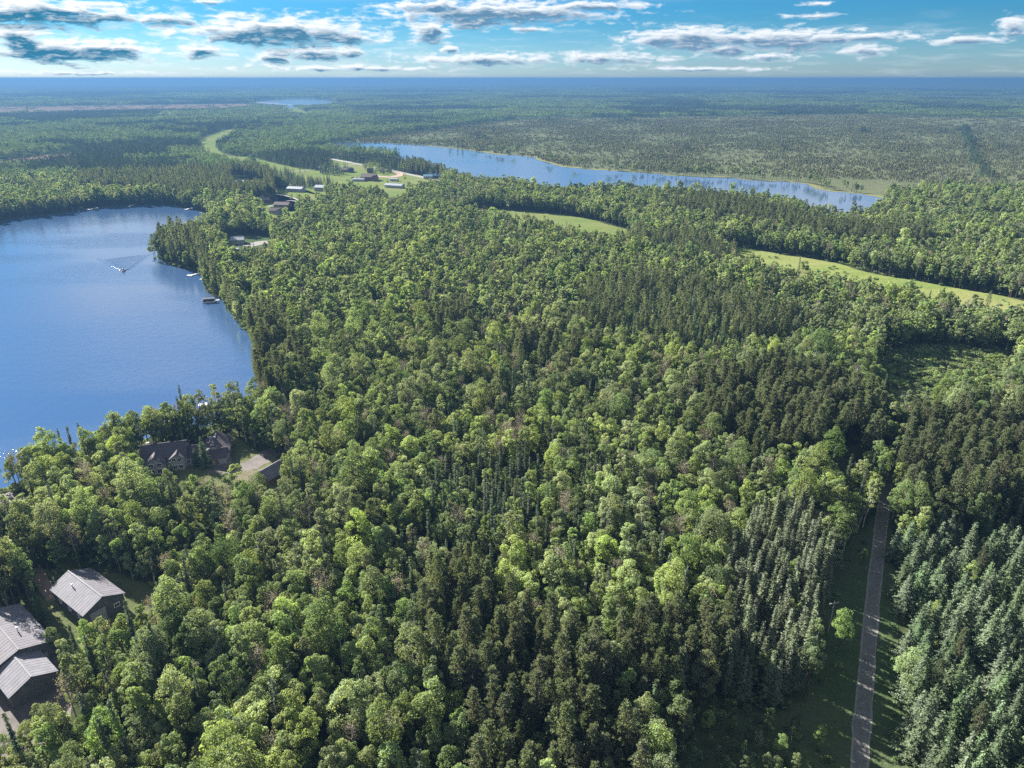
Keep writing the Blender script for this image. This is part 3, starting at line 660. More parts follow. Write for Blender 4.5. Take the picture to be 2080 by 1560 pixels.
for i in range(len(XY)): add(*XY[i], 'leaf', ('mid', 'dark', 'pale')[i % 3], rngT.uniform(.38, .62), 1.0, px[i], py[i])
XY = candidates(2.6, 60, 200, .48, 60); k = in_any(XY[:, 0], XY[:, 1], [GLADE]); XY = XY[k]
for i in range(len(XY)):
    if rngT.uniform() < .75: px, py = proj(XY[i, 0], XY[i, 1], 3.0); add(*XY[i], 'leaf', ('dark', 'mid')[i % 2], rngT.uniform(.22, .50), 1.0, px, py)
# trees that stand out singly
for (px, py, hgt, kind) in [(113, 862, 15, 'fir'), (228, 840, 17, 'fir'), (341, 922, 8, 'spruce'), (405, 882, 12, 'spruce'), (390, 896, 9, 'spruce'), (360, 814, 16, 'fir'), (392, 830, 13, 'spruce'), (255, 910, 8, 'spruce'), (378, 836, 14, 'fir'), (300, 824, 15, 'leafbig'), (325, 832, 13, 'leafbig'), (345, 836, 13, 'leafbig')]:
    g = unproj(px, py, hgt); add(g[0], g[1], kind, '', hgt / (15.0 if kind in ('fir', 'leafbig') else 12.5), 1.0, px, py)
for (px, py, kind, s) in [
                      (592, 1010, 'deadfir', .72), (798, 925, 'deadfir', .7), (1420, 1440, 'leafbig', .95), (1385, 1530, 'pine', .9), (1752, 1150, 'leafsm', .45), (1700, 1330, 'leafbig', .8), (1660, 1520, 'leafsm', .5),
                      (620, 350, 'spruce', .55), (610, 352, 'spruce', .7), (590, 353, 'spruce', .4), (688, 354, 'spruce', .3), (822, 372, 'leafbig', .8), (788, 378, 'leafsm', .6), (805, 372, 'leafsm', .4),
                      (1620, 560, 'spruce', .9), (2000, 640, 'pine', .8), (592, 412, 'leafsm', .8), (606, 436, 'spruce', .6), (535, 428, 'leafsm', .8)]:
    g = unproj(px, py, 0.0); kk, lk = {'deadfir': ('dead', ''), 'leafbig': ('leafbig', ''), 'leafsm': ('leafsm', '')}.get(kind, (kind, ''))
    add(g[0], g[1], kk, lk, s, 1.0, px, py)
# the tree islands in the farm field
for (x0, x1, y0, y1, n, kind) in [(648, 710, 343, 357, 110, 'spire'), (735, 775, 340, 351, 40, 'leafsm'), (765, 802, 346, 354, 40, 'spruce'), (555, 640, 366, 386, 170, 'spire'), (625, 680, 371, 381, 60, 'spire'), (540, 600, 350, 372, 120, 'spire')]:
    for i in range(n):
        x, y = rngT.uniform(x0, x1), rngT.uniform(y0, y1)
        if ((x - (x0 + x1) / 2) / (x1 - x0) * 2) ** 2 + ((y - (y0 + y1) / 2) / (y1 - y0) * 2) ** 2 > 1: continue
        g = unproj(x, y, 0); add(g[0], g[1], kind, '', rngT.uniform(.55, .9), 1.0, x, y)
# ------------------------------------------------------------------ single trees: the largest in the photograph of each kind
near[('dead', '')] = [Form('spruce_tree', 'dead', 13, 1.1, mk_spruce(490, 13, 1.0, .2), M['bark_dead'], M['needle_dead'])]
mid[('dead', '')] = near[('dead', '')]
for kk in ('leafbig', 'leafsm'):
    near[(kk, '')] = near[('leaf', 'mid')]; mid[(kk, '')] = mid[('leaf', 'mid')]
NAME = {'leaf': 'leafy_tree', 'leafbig': 'leafy_tree', 'leafsm': 'leafy_tree', 'pine': 'pine_tree', 'spruce': 'spruce_tree', 'spire': 'spruce_tree', 'row': 'spruce_tree', 'fir': 'fir_tree', 'bare': 'bare_tree', 'dead': 'fir_tree'}
QUOTA = {'leafy_tree': 300, 'pine_tree': 300, 'spruce_tree': 300, 'fir_tree': 160, 'bare_tree': 90}
ONES = 'no one two three four five six seven eight nine ten eleven twelve thirteen fourteen fifteen sixteen seventeen eighteen nineteen'.split()
TENS = 'x x twenty thirty forty fifty sixty seventy eighty ninety'.split()
def words_of(n): return ONES[n] if n < 20 else TENS[n // 10] + ('-' + ONES[n % 10] if n % 10 else '') if n < 100 else 'over a hundred'
MARKS = {'the grey barn': (-100.2, 134.4), 'the large shed': (-100.0, 113.0), 'the log cabin': (-74.8, 192.6), 'the lake house': (-108.0, 204.0), 'the shaded glade': (28.0, 100.0), 'the covered boat': (-170.0, 385.0), 'the machine barn': (-180.0, 905.0)}
ROADLINE = np.array([unproj(*p)[:2] for p in ROAD_PTS])
def place_words(X, Y):
    best = min((math.hypot(X - a, Y - b), n) for n, (a, b) in MARKS.items())
    for a, b in zip(ROADLINE[:-1], ROADLINE[1:]):
        ab = b - a; t = min(1, max(0, ((X - a[0]) * ab[0] + (Y - a[1]) * ab[1]) / (ab @ ab))); best = min(best, (math.hypot(X - a[0] - t * ab[0], Y - a[1] - t * ab[1]) * .75, 'the gravel road'))
    n = max(1, round(best[0] / 2.8)); m = max(1, round((Y - 78) / 2.2))
    side = ('across ' if X > np.interp(Y, ROADLINE[:, 1], ROADLINE[:, 0]) else 'before ') if best[1] == 'the gravel road' else 'from '
    return f"{words_of(n)} {'crown' if n == 1 else 'crowns'} {side}{best[1]}, {words_of(m)} rows up the frame", 'trees near ' + best[1]
LOOKW = {'mid': 'green', 'yellow': 'yellow-green', 'pale': 'silvery-green', 'dark': 'dark-green'}
rows = []
for i, t in enumerate(trees):
    X, Y, kind, look, s, sz, rz, px, py = t
    fx, fy = proj(np.array([X]), np.array([Y]), 11.0); d = math.sqrt(X * X + Y * Y + (HCAM - 10) ** 2)
    rows.append((NAME[kind], s / d if (-10 < fx[0] < 2090 and fy[0] < 1590) else -1, i))
single = set()
for nm, q in QUOTA.items():
    r = sorted([x for x in rows if x[0] == nm and x[1] > 0], key=lambda x: -x[1])[:q]; single |= {x[2] for x in r}
single |= {i for i, t in enumerate(trees) if t[2] == 'dead'}
def form_of(t, i, near_):
    F_ = (near if near_ else mid)[(t[2], t[3])]
    if t[2] == 'leafbig': return F_[4]
    if t[2] == 'leafsm': return F_[2]
    if t[2] == 'leaf': return F_[[0, 1, 2, 3, 0, 2, 3, 4][(i * 7919) % 8]]
    return F_[(i * 7919) % len(F_)]
for i in sorted(single):
    X, Y, kind, look, s, sz, rz, px, py = trees[i]; fm = form_of(trees[i], i, True); nm = NAME[kind]
    wp, wg = place_words(X, Y)
    size = 'tall' if s * sz * fm.H > 14.6 else 'low' if s * sz * fm.H < 11.0 else 'middling'
    if nm == 'leafy_tree':
        sh = {0: 'round-topped', 1: 'slim', 2: 'bushy', 3: 'oval', 4: 'broad'}[[f is fm for f in (near[(kind, look)])].index(True)]
        lab = f"{size} {sh} {LOOKW.get(look, 'green')} tree {wp}"
    elif nm == 'pine_tree': lab = f"{size} {'wide' if fm.R > 1.55 else 'narrow'} tufted pine {wp}"
    elif nm == 'spruce_tree': lab = f"{size} {'olive row' if kind == 'row' else 'wide green' if fm.R > 2.35 else 'slim green'} spruce {wp}"
    elif kind == 'dead': lab = f"rust-red dead fir {'behind the small brown cabin' if px < 700 else 'deep in the leafy wood uphill of the cabin'}"
    elif nm == 'fir_tree': lab = f"{size} spire-shaped dark fir {wp}"
    else: lab = f"{size} grey half-bare tree {wp}"
    o = empty(nm, (X, Y, 0), rz); o.scale = (s, s, s * sz)
    tag(o, lab, nm.replace('_', ' '), f"{nm.replace('_tree', '')} {wg}")
    tm, cm = fm.parts()
    link(bpy.data.objects.new('trunk', tm), o); link(bpy.data.objects.new('crown', cm), o)

# ------------------------------------------------------------------ the rest of the wood: one mass of each kind
def gn_scatter(name, pts, rot, scl, idx, meshes, label):
    c = bpy.data.collections.new(name + '_forms')
    for i, me in enumerate(meshes):
        c.objects.link(bpy.data.objects.new(f"{name}_form_{i:03d}", me))
    me = bpy.data.meshes.new(name); me.vertices.add(len(pts)); me.vertices.foreach_set('co', np.asarray(pts, np.float32).ravel())
    a = me.attributes.new('rot', 'FLOAT_VECTOR', 'POINT'); r3 = np.zeros((len(pts), 3), np.float32); r3[:, 2] = rot; a.data.foreach_set('vector', r3.ravel())
    a = me.attributes.new('scl', 'FLOAT_VECTOR', 'POINT'); a.data.foreach_set('vector', np.asarray(scl, np.float32).ravel())
    a = me.attributes.new('idx', 'INT', 'POINT'); a.data.foreach_set('value', np.asarray(idx, np.int32))
    o = link(bpy.data.objects.new(name, me)); tag(o, label=label, kind='stuff')
    g = bpy.data.node_groups.new(name + '_scatter', 'GeometryNodeTree')
    g.interface.new_socket('Geometry', in_out='INPUT', socket_type='NodeSocketGeometry'); g.interface.new_socket('Geometry', in_out='OUTPUT', socket_type='NodeSocketGeometry')
    gi = g.nodes.new('NodeGroupInput'); go = g.nodes.new('NodeGroupOutput'); ip = g.nodes.new('GeometryNodeInstanceOnPoints'); ci = g.nodes.new('GeometryNodeCollectionInfo')
    ci.inputs['Collection'].default_value = c; ci.inputs['Separate Children'].default_value = True; ci.inputs['Reset Children'].default_value = True
    ip.inputs['Pick Instance'].default_value = True
    g.links.new(gi.outputs[0], ip.inputs['Points']); g.links.new(ci.outputs[0], ip.inputs['Instance']); g.links.new(ip.outputs[0], go.inputs[0])
    for nm, typ, sock in (('rot', 'FLOAT_VECTOR', 'Rotation'), ('scl', 'FLOAT_VECTOR', 'Scale'), ('idx', 'INT', 'Instance Index')):
        at = g.nodes.new('GeometryNodeInputNamedAttribute'); at.data_type = typ; at.inputs['Name'].default_value = nm
        g.links.new(at.outputs['Attribute'], ip.inputs[sock])
    md = o.modifiers.new('scatter', 'NODES'); md.node_group = g
    return o
FOREST = {'leafy_tree': ('leafy_forest', 'wide leafy wood of round green crowns running back from the barns to the meadow'), 'pine_tree': ('pine_forest', 'dark olive pine stands among the leafy wood'),
          'spruce_tree': ('spruce_forest', 'pointed blue-green spruce stands among the leafy wood'), 'fir_tree': ('fir_forest', 'thin dark fir spires scattered through the leafy wood'), 'bare_tree': ('bare_forest', 'grey half-bare crowns scattered through the wood')}
NEAR_D = 330.0
for nm, (fn, lab) in FOREST.items():
    ids = [i for i, t in enumerate(trees) if NAME[t[2]] == nm and i not in single]
    meshes, key, idx = [], {}, []
    for i in ids:
        t = trees[i]; fm = form_of(t, i, math.hypot(t[0], t[1]) < NEAR_D)
        if id(fm) not in key: key[id(fm)] = len(meshes); meshes.append(fm.joined())
        idx.append(key[id(fm)])
    A = np.array([(trees[i][0], trees[i][1], 0.0) for i in ids]); S = np.array([(trees[i][4], trees[i][4], trees[i][4] * trees[i][5]) for i in ids])
    gn_scatter(fn, A, [trees[i][6] for i in ids], S, idx, meshes, lab)
# low growth in the clearings and under the trees
XY = candidates(2.2, 60, 560, 0.45, 120); X, Y = XY[:, 0], XY[:, 1]; u = rngT.uniform(size=len(X))
bushy = in_any(X, Y, [BRUSH]); gl = in_any(X, Y, [VERGE, GLADE, CLEARING_W, YARD_HOUSE]); clr = in_any(X, Y, CLEAR)
road = np.zeros(len(X), bool)
RP = np.array([unproj(*p)[:2] for p in ROAD_PTS])
for a, b in zip(RP[:-1], RP[1:]):
    ab = b - a; t = np.clip(((X - a[0]) * ab[0] + (Y - a[1]) * ab[1]) / (ab @ ab), 0, 1); road |= np.hypot(X - a[0] - t * ab[0], Y - a[1] - t * ab[1]) < 3.6
k = ((bushy & (u < 0.85)) | (in_any(X, Y, [MEADOW]) & (u < .012)) | (gl & (u < 0.20) & ~in_any(X, Y, [YARD_HOUSE])) | (~clr & (u < 0.22))) & ~road
n = int(k.sum()); sc = rngT.uniform(0.6, 1.5, n); sc = np.where(gl[k], sc * 0.6, sc)
gn_scatter('undergrowth', np.c_[X[k], Y[k], np.zeros(n)], rngT.uniform(0, 6.28, n), np.c_[sc, sc, sc], rngT.integers(0, 4, n), [f.joined() for f in near[('shrub', '')]], 'low bushes under the trees and in the brushy clearing')

# ------------------------------------------------------------------ far woods in clumps
def clump(seed, rad, n, kinds, H, R, mat, faces, leaf):
    rng = np.random.default_rng(seed); parts = []
    for i in range(n):
        x, y = rng.uniform(-rad, rad, 2); h = H * rng.uniform(0.75, 1.15); r = R * rng.uniform(0.8, 1.2)
        if kinds == 'cone':
            d = sph(rng, faces); t = rng.uniform(0, 1, faces) ** 0.8; rr = r * (1 - t) + .1; a = rng.uniform(0, 6.28, faces)
            Pc = np.c_[rr * np.cos(a), rr * np.sin(a), h * (0.12 + 0.86 * t)]; N = np.c_[np.cos(a), np.sin(a), np.full(faces, .6)] + rng.normal(size=(faces, 3)) * .3
        else:
            d = sph(rng, faces); d[:, 2] = np.where(d[:, 2] < -.3, -d[:, 2], d[:, 2]); lump = 1 + 0.22 * np.sin(d[:, 0] * 5 + i) * np.cos(d[:, 1] * 6 + 2 * i)
            Pc = d * lump[:, None] * np.array([r, r, h * .30]) + [0, 0, h * .68]; N = d + rng.normal(size=d.shape) * .4
        S = leaf * rng.uniform(.7, 1.3, faces)
        parts.append(cards(Pc + [x, y, 0], N, S, S * .8, rng))
    v, q = joinq(parts); return quad_mesh('far_clump', v, q, [mat])
def far_band(name, label, sp, d0, d1, n, faces, leaf, hscale, specs, opener):
    XY = candidates(sp, d0, d1, 0.42, 260); X, Y = XY[:, 0], XY[:, 1]
    c, px, py = classify(XY)
    meshes = []; ranges = {}
    for kd, (shape, H, R, mt) in specs.items():
        ranges[kd] = (len(meshes), 4); meshes += [clump(hash(kd) % 97 + j + 31, sp * 0.52, n, shape, H, R, M[mt], faces, leaf) for j in range(4)]
    L = d1 * 0.22; con = wnoise(X * .7, Y * 1.5, L, 2) + .8 * wnoise(X * .7, Y * 1.5, L * .3, 7); op = wnoise(X * .6, Y * 1.6, L * .8, 11) + .7 * wnoise(X * .6, Y * 1.6, L * .25, 17)
    u = rngT.uniform(size=len(X)); keep = (c != 'none') & (op < opener); idx = np.zeros(len(X), int); sc = rngT.uniform(.8, 1.15, len(X))
    kd = np.where(con > 0.25, 'con', 'leaf'); kd = np.where(c == 'pine', 'con', kd); kd = np.where(c == 'leaf', kd, np.where((c == 'spruce') | (c == 'spire') | (c == 'row'), 'con', kd))
    bog = c == 'bog'; kd = np.where(bog, 'bog', kd)
    bn = wnoise(X, Y * 1.6, 260, 4) + .6 * wnoise(X, Y * 2.0, 90, 12)
    keep &= ~bog | (u < 0.84 + 0.30 * np.clip(bn, -1, 1)); keep |= bog & (u < .5)
    keep &= ~(in_any(X, Y, [BOG_W]) & (u > .10))
    # the cut line through the bog
    cl = [unproj(*p)[:2] for p in [(1955, 244), (1962, 280), (1972, 310), (1985, 335), (2003, 364)]]
    for a, b in zip(cl[:-1], cl[1:]):
        ab = b - a; t = np.clip(((X - a[0]) * ab[0] + (Y - a[1]) * ab[1]) / (ab @ ab), 0, 1); kd = np.where((np.hypot(X - a[0] - t * ab[0], Y - a[1] - t * ab[1]) < 6.5) & (c == 'bog') & (sp < 20), 'con', kd)
    tall = bog & (bn > 1.5) ; kd = np.where(tall, 'con', kd)
    for key, (a, m_) in ranges.items():
        s_ = kd == key; idx[s_] = a + rngT.integers(0, m_, int(s_.sum()))
    sc = np.where(bog & ~tall, sc * (0.8 + .25 * np.clip(bn, -1, 1)), sc)
    k = keep
    return gn_scatter(name, np.c_[X[k], Y[k], np.zeros(int(k.sum()))], rngT.uniform(0, 6.28, int(k.sum())), np.c_[sc[k], sc[k], sc[k] * hscale], idx[k], meshes, label)
far_band('lakeside_forest', 'woods and spruce bog round the farther lake', 10.5, 1000, 2300, 5, 46, 0.62, 1.0,
         {'leaf': ('ball', 13, 2.7, 'far_leaf'), 'con': ('cone', 14, 2.2, 'far_dark'), 'bog': ('cone', 3.4, 1.1, 'bog_needle')}, 1.45)
far_band('plain_forest', 'patchwork woods on the plain beyond the lakes', 34, 2300, 5000, 34, 14, 1.15, 1.0,
         {'leaf': ('ball', 13, 3.2, 'far_leaf'), 'con': ('cone', 13, 2.6, 'far_dark'), 'bog': ('cone', 4.0, 1.6, 'bog_needle')}, 0.75)
far_band('horizon_forest', 'blue woods fading towards the horizon', 78, 5000, 11500, 90, 8, 2.0, 1.0,
         {'leaf': ('ball', 13, 3.8, 'far_leaf'), 'con': ('cone', 13, 3.2, 'far_dark'), 'bog': ('cone', 7, 2.0, 'bog_needle')}, 0.70)
XYb = None
# small bog spruces on the near side of the bog
XY = candidates(4.2, 560, 1000, 0.45, 150); c, px, py = classify(XY); k = c == 'bog'; XY = XY[k]
bn = wnoise(XY[:, 0], XY[:, 1] * 1.6, 260, 4) + .6 * wnoise(XY[:, 0], XY[:, 1] * 2.0, 90, 12); u = rngT.uniform(size=len(XY)); XY, bn = XY[u < .55 + .3 * bn], bn[u < .55 + .3 * bn]; n = len(XY)
sc = rngT.uniform(.18, .42, n) + .05 * bn
gn_scatter('bog_spruce_forest', np.c_[XY, np.zeros(n)], rngT.uniform(0, 6.28, n), np.c_[sc * .8, sc * .8, sc], rngT.integers(0, 2, n), [quad_mesh('bog_form', *joinq([(f.tv, f.tq), (f.cv, f.cq)]), [M['bog_needle']]) for f in mid[('fir', '')]], 'stunted thin spruces on the grey-green bog')

# ------------------------------------------------------------------ buildings
M['metal_roof'] = plain('metal_roof', (0.15, 0.147, 0.168), 0.75, 0.7, 0.12, 0.0, 0.15)
M['metal_roof_darker'] = plain('metal_roof_darker', (0.125, 0.120, 0.136), 0.75, 0.7, 0.12, 0.0, 0.15)  # same roofing in a slightly darker grey
M['barn_wall'] = plain('barn_wall', (0.105, 0.105, 0.12), 0.7, 0.8, 0.15)
M['shingle'] = plain('shingle', (0.07, 0.06, 0.07), 0.9, 3.0, 0.30)
M['shingle_brown'] = plain('shingle_brown', (0.09, 0.068, 0.066), 0.9, 3.0, 0.25)
M['siding'] = plain('siding', (0.30, 0.285, 0.29), 0.8, 1.2, 0.12)
M['log_wall'] = plain('log_wall', (0.16, 0.10, 0.06), 0.85, 2.0, 0.3, stretch=(0.3, 0.3, 4.0))
M['white_paint'] = plain('white_paint', (0.36, 0.36, 0.36), 0.6, 1.5, 0.08)
M['white_metal'] = plain('white_metal', (0.23, 0.25, 0.28), 0.45, 0.7, 0.10)
M['blue_metal'] = plain('blue_metal', (0.10, 0.21, 0.27), 0.5, 0.7, 0.12)
M['brick_red'] = plain('brick_red', (0.20, 0.10, 0.075), 0.85, 1.5, 0.25)
M['trim'] = plain('trim', (0.70, 0.68, 0.66), 0.6)
M['timber'] = plain('timber', (0.30, 0.27, 0.24), 0.85, 3.0, 0.25)
M['dark_metal'] = plain('dark_metal', (0.04, 0.04, 0.045), 0.5)
M['canvas'] = plain('canvas', (0.045, 0.05, 0.065), 0.8, 2.0, 0.2)
M['hull'] = plain('hull', (0.62, 0.62, 0.60), 0.3, 2.0, 0.06, 0.0, 0.5)
M['hull_dark'] = plain('hull_dark', (0.03, 0.035, 0.05), 0.35, 2.0, 0.1)
M['tan_seat'] = plain('tan_seat', (0.45, 0.33, 0.20), 0.7)
M['aluminium'] = plain('aluminium', (0.62, 0.63, 0.65), 0.35, 2.0, 0.1, 0.6)
def glass_mat():
    m, nt, out = new_mat('window_glass'); p = nt.node('ShaderNodeBsdfPrincipled'); nt.put(p.inputs['Base Color'], (0.02, 0.025, 0.03)); p.inputs['Roughness'].default_value = 0.05
    nt.l.new(p.outputs[0], out.inputs['Surface']); return m
M['glass'] = glass_mat()
def TM(x=0, y=0, z=0, rz=0): return Matrix.Translation((x, y, z)) @ Matrix.Rotation(rz, 4, 'Z')
def gable(root, T, L, W, h, rise, wallm, roofm, over=0.45, seams=0, th=0.14, roof2=None, ridge=True):
    hw, hl = W / 2, L / 2
    b = Build(); b.prism([T @ Vector(p) for p in ((-hl, -hw, 0), (-hl, hw, 0), (-hl, hw, h), (-hl, 0, h + rise - .02), (-hl, -hw, h))], (T.to_3x3() @ Vector((L, 0, 0)))); b.build('wall', wallm, root)
    k = rise / hw
    for sg in (-1, 1):
        e = hw + over; lo = h - over * k + 0.03
        pts = [(-hl - over, 0, h + rise + .03), (-hl - over, sg * e, lo), (-hl - over, sg * e, lo + th), (-hl - over, 0, h + rise + .03 + th)]
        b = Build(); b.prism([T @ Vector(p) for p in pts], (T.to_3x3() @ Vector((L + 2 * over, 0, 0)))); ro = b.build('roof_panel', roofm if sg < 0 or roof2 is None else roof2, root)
        for i in range(seams):
            x = -hl - over + (i + .5) * (L + 2 * over) / seams
            p = [(x - .02, 0.06 * sg, h + rise + .03 + th - .06 * k), (x - .02, sg * (e - .02), lo + th + .02 * k), (x - .02, sg * (e - .02), lo + th + .02 * k + .025), (x - .02, .06 * sg, h + rise + .055 + th - .06 * k)]
            b = Build(); b.prism([T @ Vector(q) for q in p], (T.to_3x3() @ Vector((.04, 0, 0)))); b.build('seam', roofm if sg < 0 or roof2 is None else roof2, ro)
    if ridge:
        b = Build(); b.box((0, 0, 0), (L + 2 * over, .34, .07), 0, T @ Matrix.Translation((0, 0, h + rise + th + .06))); b.build('ridge_cap', roofm, root)
def window(root, T, w_, h_, frame=None):
    """window in the local x-z plane at T, facing -y"""
    b = Build()
    for (cx, cz, sx, sz) in ((0, h_ / 2, w_ + .2, .12), (0, -h_ / 2, w_ + .2, .12), (-w_ / 2, 0, .12, h_), (w_ / 2, 0, .12, h_), (0, 0, .07, h_)): b.box((cx, -.03, cz), (sx, .14, sz), 0, T)
    f = b.build('window', frame or M['trim'], root); Build().box((0, .01, 0), (w_, .06, h_), 0, T).build('pane', M['glass'], f)
def door(root, T, w_, h_, mat):
    d = Build().box((0, -.03, h_ / 2), (w_, .1, h_), 0, T).build('door', mat, root); Build().box((w_ * .36, -.11, h_ * .48), (.06, .06, .16), 0, T).build('handle', M['dark_metal'], d)
def house(name, px, py, rz, label, cat, vols, extra=None, z=0.0):
    g = unproj(px, py, 0); o = empty(name, (g[0], g[1], z), rz); tag(o, label, cat)
    for v in vols: gable(o, TM(*v[0]), *v[1:6], v[6] if len(v) > 6 else M['shingle'])
    if extra: extra(o)
    return o
# big barn
o = empty('barn', (-100.2, 134.4, 0), math.atan2(-9.2, 13.0)); tag(o, 'grey metal-roofed barn with tree shadows across both roof slopes', 'barn')
gable(o, TM(), 15.4, 9.0, 4.0, 2.1, M['barn_wall'], M['metal_roof'], .4, 17, roof2=M['metal_roof_darker'])  # second slope takes the darker grey
Te = TM(7.7, 0, 0, math.pi / 2)
door(o, Te @ TM(-1.6, -.02, 0), 3.4, 3.2, M['siding']); window(o, Te @ TM(2.6, -.02, 1.9), 1.2, 1.0)
for sx in (-4, 0.5, 5): window(o, TM(sx, -4.52, 2.2), 1.2, 1.0)
Build().tube((-2.2, -1.9, 5.0), (-2.2, -1.9, 6.3), .12).build('vent_pipe', M['aluminium'], o)
# long shed at the frame edge with its wing
o = empty('shed', (-107.8, 119.6, 0), math.atan2(-9.3, 11.8)); tag(o, 'large grey shed cut by the frame edge, dappled shadow on its roof', 'shed')
gable(o, TM(-1.0, -1.5), 18.0, 12.0, 4.2, 2.0, M['barn_wall'], M['metal_roof_darker'], .4, 19)
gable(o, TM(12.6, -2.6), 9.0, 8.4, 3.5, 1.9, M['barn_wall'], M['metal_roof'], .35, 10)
door(o, TM(8.0, 2.5, 0, math.pi / 2), 1.1, 2.1, M['siding'])
Build().tube((1.5, 0.6, 5.6), (1.5, 0.6, 7.0), .13).build('vent_pipe', M['aluminium'], o)
# lake house
o = empty('lake_house', (-110.8, 201.5, 0), 0.28); o.scale = (.87, .87, .87); tag(o, 'large dark-roofed lake house with several gables, shaded by trees', 'house')
sh, sd = M['shingle'], M['siding']
gable(o, TM(-1, 0.5), 15, 10, 5.2, 3.4, sd, sh); gable(o, TM(-3.6, -3.4, 0, math.pi / 2), 8, 6.4, 4.6, 2.6, sd, sh); gable(o, TM(3.6, -3.0, 0, math.pi / 2), 6, 4.6, 5.0, 1.7, sd, sh)
gable(o, TM(9.6, 0.5), 9, 8, 3.6, 2.6, sd, sh); gable(o, TM(16.2, 3.2, 0, math.pi / 2), 12, 9.5, 3.6, 3.2, sd, sh); gable(o, TM(17.6, -2.4, 0), 5, 6, 3.0, 2.2, sd, sh)
for x in (-5.0, -2.2): window(o, TM(x, -7.45, 1.5), 1.9, 1.7)
for x in (-5.0, -2.2): window(o, TM(x, -7.45, 3.9), 1.6, 1.2)
for x in (2.6, 4.6): window(o, TM(x, -6.05, 4.4), 1.4, 1.2)
for x in (2.6, 4.6): window(o, TM(x, -6.05, 1.5), 1.4, 1.5)
for x in (6.8, 9.0, 11.2, 13.0): window(o, TM(x, -3.55, 1.8), 1.4, 1.5)
door(o, TM(16.8, -5.45, 0), 1.1, 2.1, M['log_wall'])
for (x, y, z) in ((-6.5, 1.6, 7.2), (14.5, 4.2, 5.2)):
    c = Build().box((x, y, z + .5), (.8, .8, 2.4)).build('chimney', M['white_paint'], o); Build().box((x, y, z + 1.8), (1.0, 1.0, .2)).build('cap', M['siding'], c)
# cabin
o = empty('cabin', (-74.8, 192.6, 0), 1.05); tag(o, 'small brown log cabin with pale roof edge beside the sunlit drive', 'cabin')
gable(o, TM(), 8.0, 5.6, 2.6, 2.0, M['log_wall'], M['metal_roof_darker'], .6, 8)
door(o, TM(-4.02, 0, 0, -math.pi / 2), 2.4, 2.1, M['timber']); window(o, TM(1.5, -2.83, 1.5), 1.1, .9)
# patio slab in front of the house
Build().box((0, 0, .09), (7.0, 4.5, .18), .3, TM(*unproj(447, 938)[:2])).build('patio', M['gravel']); tag(bpy.data.objects['patio'], kind='structure')
# houses near the point and the farm
def wins(*a):
    def f(o):
        for (x, y, z, rz, w_, h_) in a: window(o, TM(x, y, z, rz), w_, h_)
    return f
house('garage', 484, 494, .25, 'pale blue-grey roofed garage among the trees on the lake point', 'garage', [((0, 0), 9, 8, 3.2, 1.8, M['siding'], M['white_metal'])], wins((-2, -4.03, 1.6, 0, 1.2, 1.0), (2, -4.03, 1.6, 0, 1.2, 1.0)))
house('trailer', 474, 512, .15, 'white flat trailer roof peeping out beside the point garage', 'trailer', [((0, 0), 8, 3, 2.6, .4, M['siding'], M['white_metal'])], wins((0, -1.53, 1.5, 0, 1.0, .8)))
house('bungalow', 566, 434, -.1, 'brown-roofed farmhouse with two gables at the lawn edge', 'house', [((-2, 2), 12, 8, 3, 2.4, M['siding'], M['shingle_brown']), ((3, -4, 0, 1.57), 9, 7, 3, 2.2, M['siding'], M['shingle_brown'])], wins((3, -8.53, 1.6, 0, 1.6, 1.2), (-5, -2.03, 1.6, 0, 1.4, 1.2)))
house('bungalow', 575, 421, -.2, 'low brown-roofed house in the middle of the lawn', 'house', [((0, 0), 15, 8, 3, 2.2, M['log_wall'], M['shingle_brown'])], wins((-3, -4.03, 1.6, 0, 1.6, 1.2), (3, -4.03, 1.6, 0, 1.6, 1.2)))
house('long_shed', 527, 411, -.18, 'long grey-roofed open shed against the dark trees', 'shed', [((0, 0), 24, 8, 3.2, 1.8, M['log_wall'], M['metal_roof'])], wins((-6, -4.03, 1.6, 0, 2.5, 1.4), (6, -4.03, 1.6, 0, 2.5, 1.4)))
house('blue_shed', 486, 374, -.1, 'blue-roofed shed deep in the trees across the bay', 'shed', [((0, 0), 13, 9, 3, 1.6, M['siding'], M['blue_metal'])], wins((0, -4.53, 1.6, 0, 1.6, 1.2)))
house('pole_shed', 602, 389, -.25, 'pale blue-white roofed shed among the field spruces', 'shed', [((0, 0), 18, 9, 3.6, 1.8, M['siding'], M['white_metal'])], wins((3, -4.53, 1.6, 0, 1.6, 1.2)))
house('pole_shed', 656, 387, -.2, 'white-roofed shed at the tip of the leafy wood', 'shed', [((0, 0), 15, 11, 4, 2.0, M['siding'], M['white_metal'])], wins((3, -5.53, 1.6, 0, 1.6, 1.2)))
house('white_trailer', 650, 344, .05, 'small white trailer parked beside the field tree island', 'trailer', [((0, 0), 9, 4, 3, .7, M['white_paint'], M['white_metal'])], wins((0, -2.03, 1.6, 0, 1.6, 1)))
house('farmhouse', 707, 349, -.2, 'dark-roofed house half hidden by the field tree island', 'house', [((0, 0), 13, 9, 3, 2.6, M['barn_wall'], M['shingle']), ((5, -3, 0, 1.57), 8, 6, 3, 2.2, M['barn_wall'], M['shingle'])], wins((-3, -4.53, 1.6, 0, 1.6, 1.2)))
house('machine_barn', 750, 366, -.12, 'brown machine barn on the pinkish dirt yard', 'barn', [((0, 0), 18, 12, 4.5, 3, M['brick_red'], M['shingle_brown']), ((8, -4, 0, 1.57), 8, 8, 4, 2.4, M['brick_red'], M['shingle_brown'])], wins((-4, -6.03, 2, 0, 2.4, 2.0)))
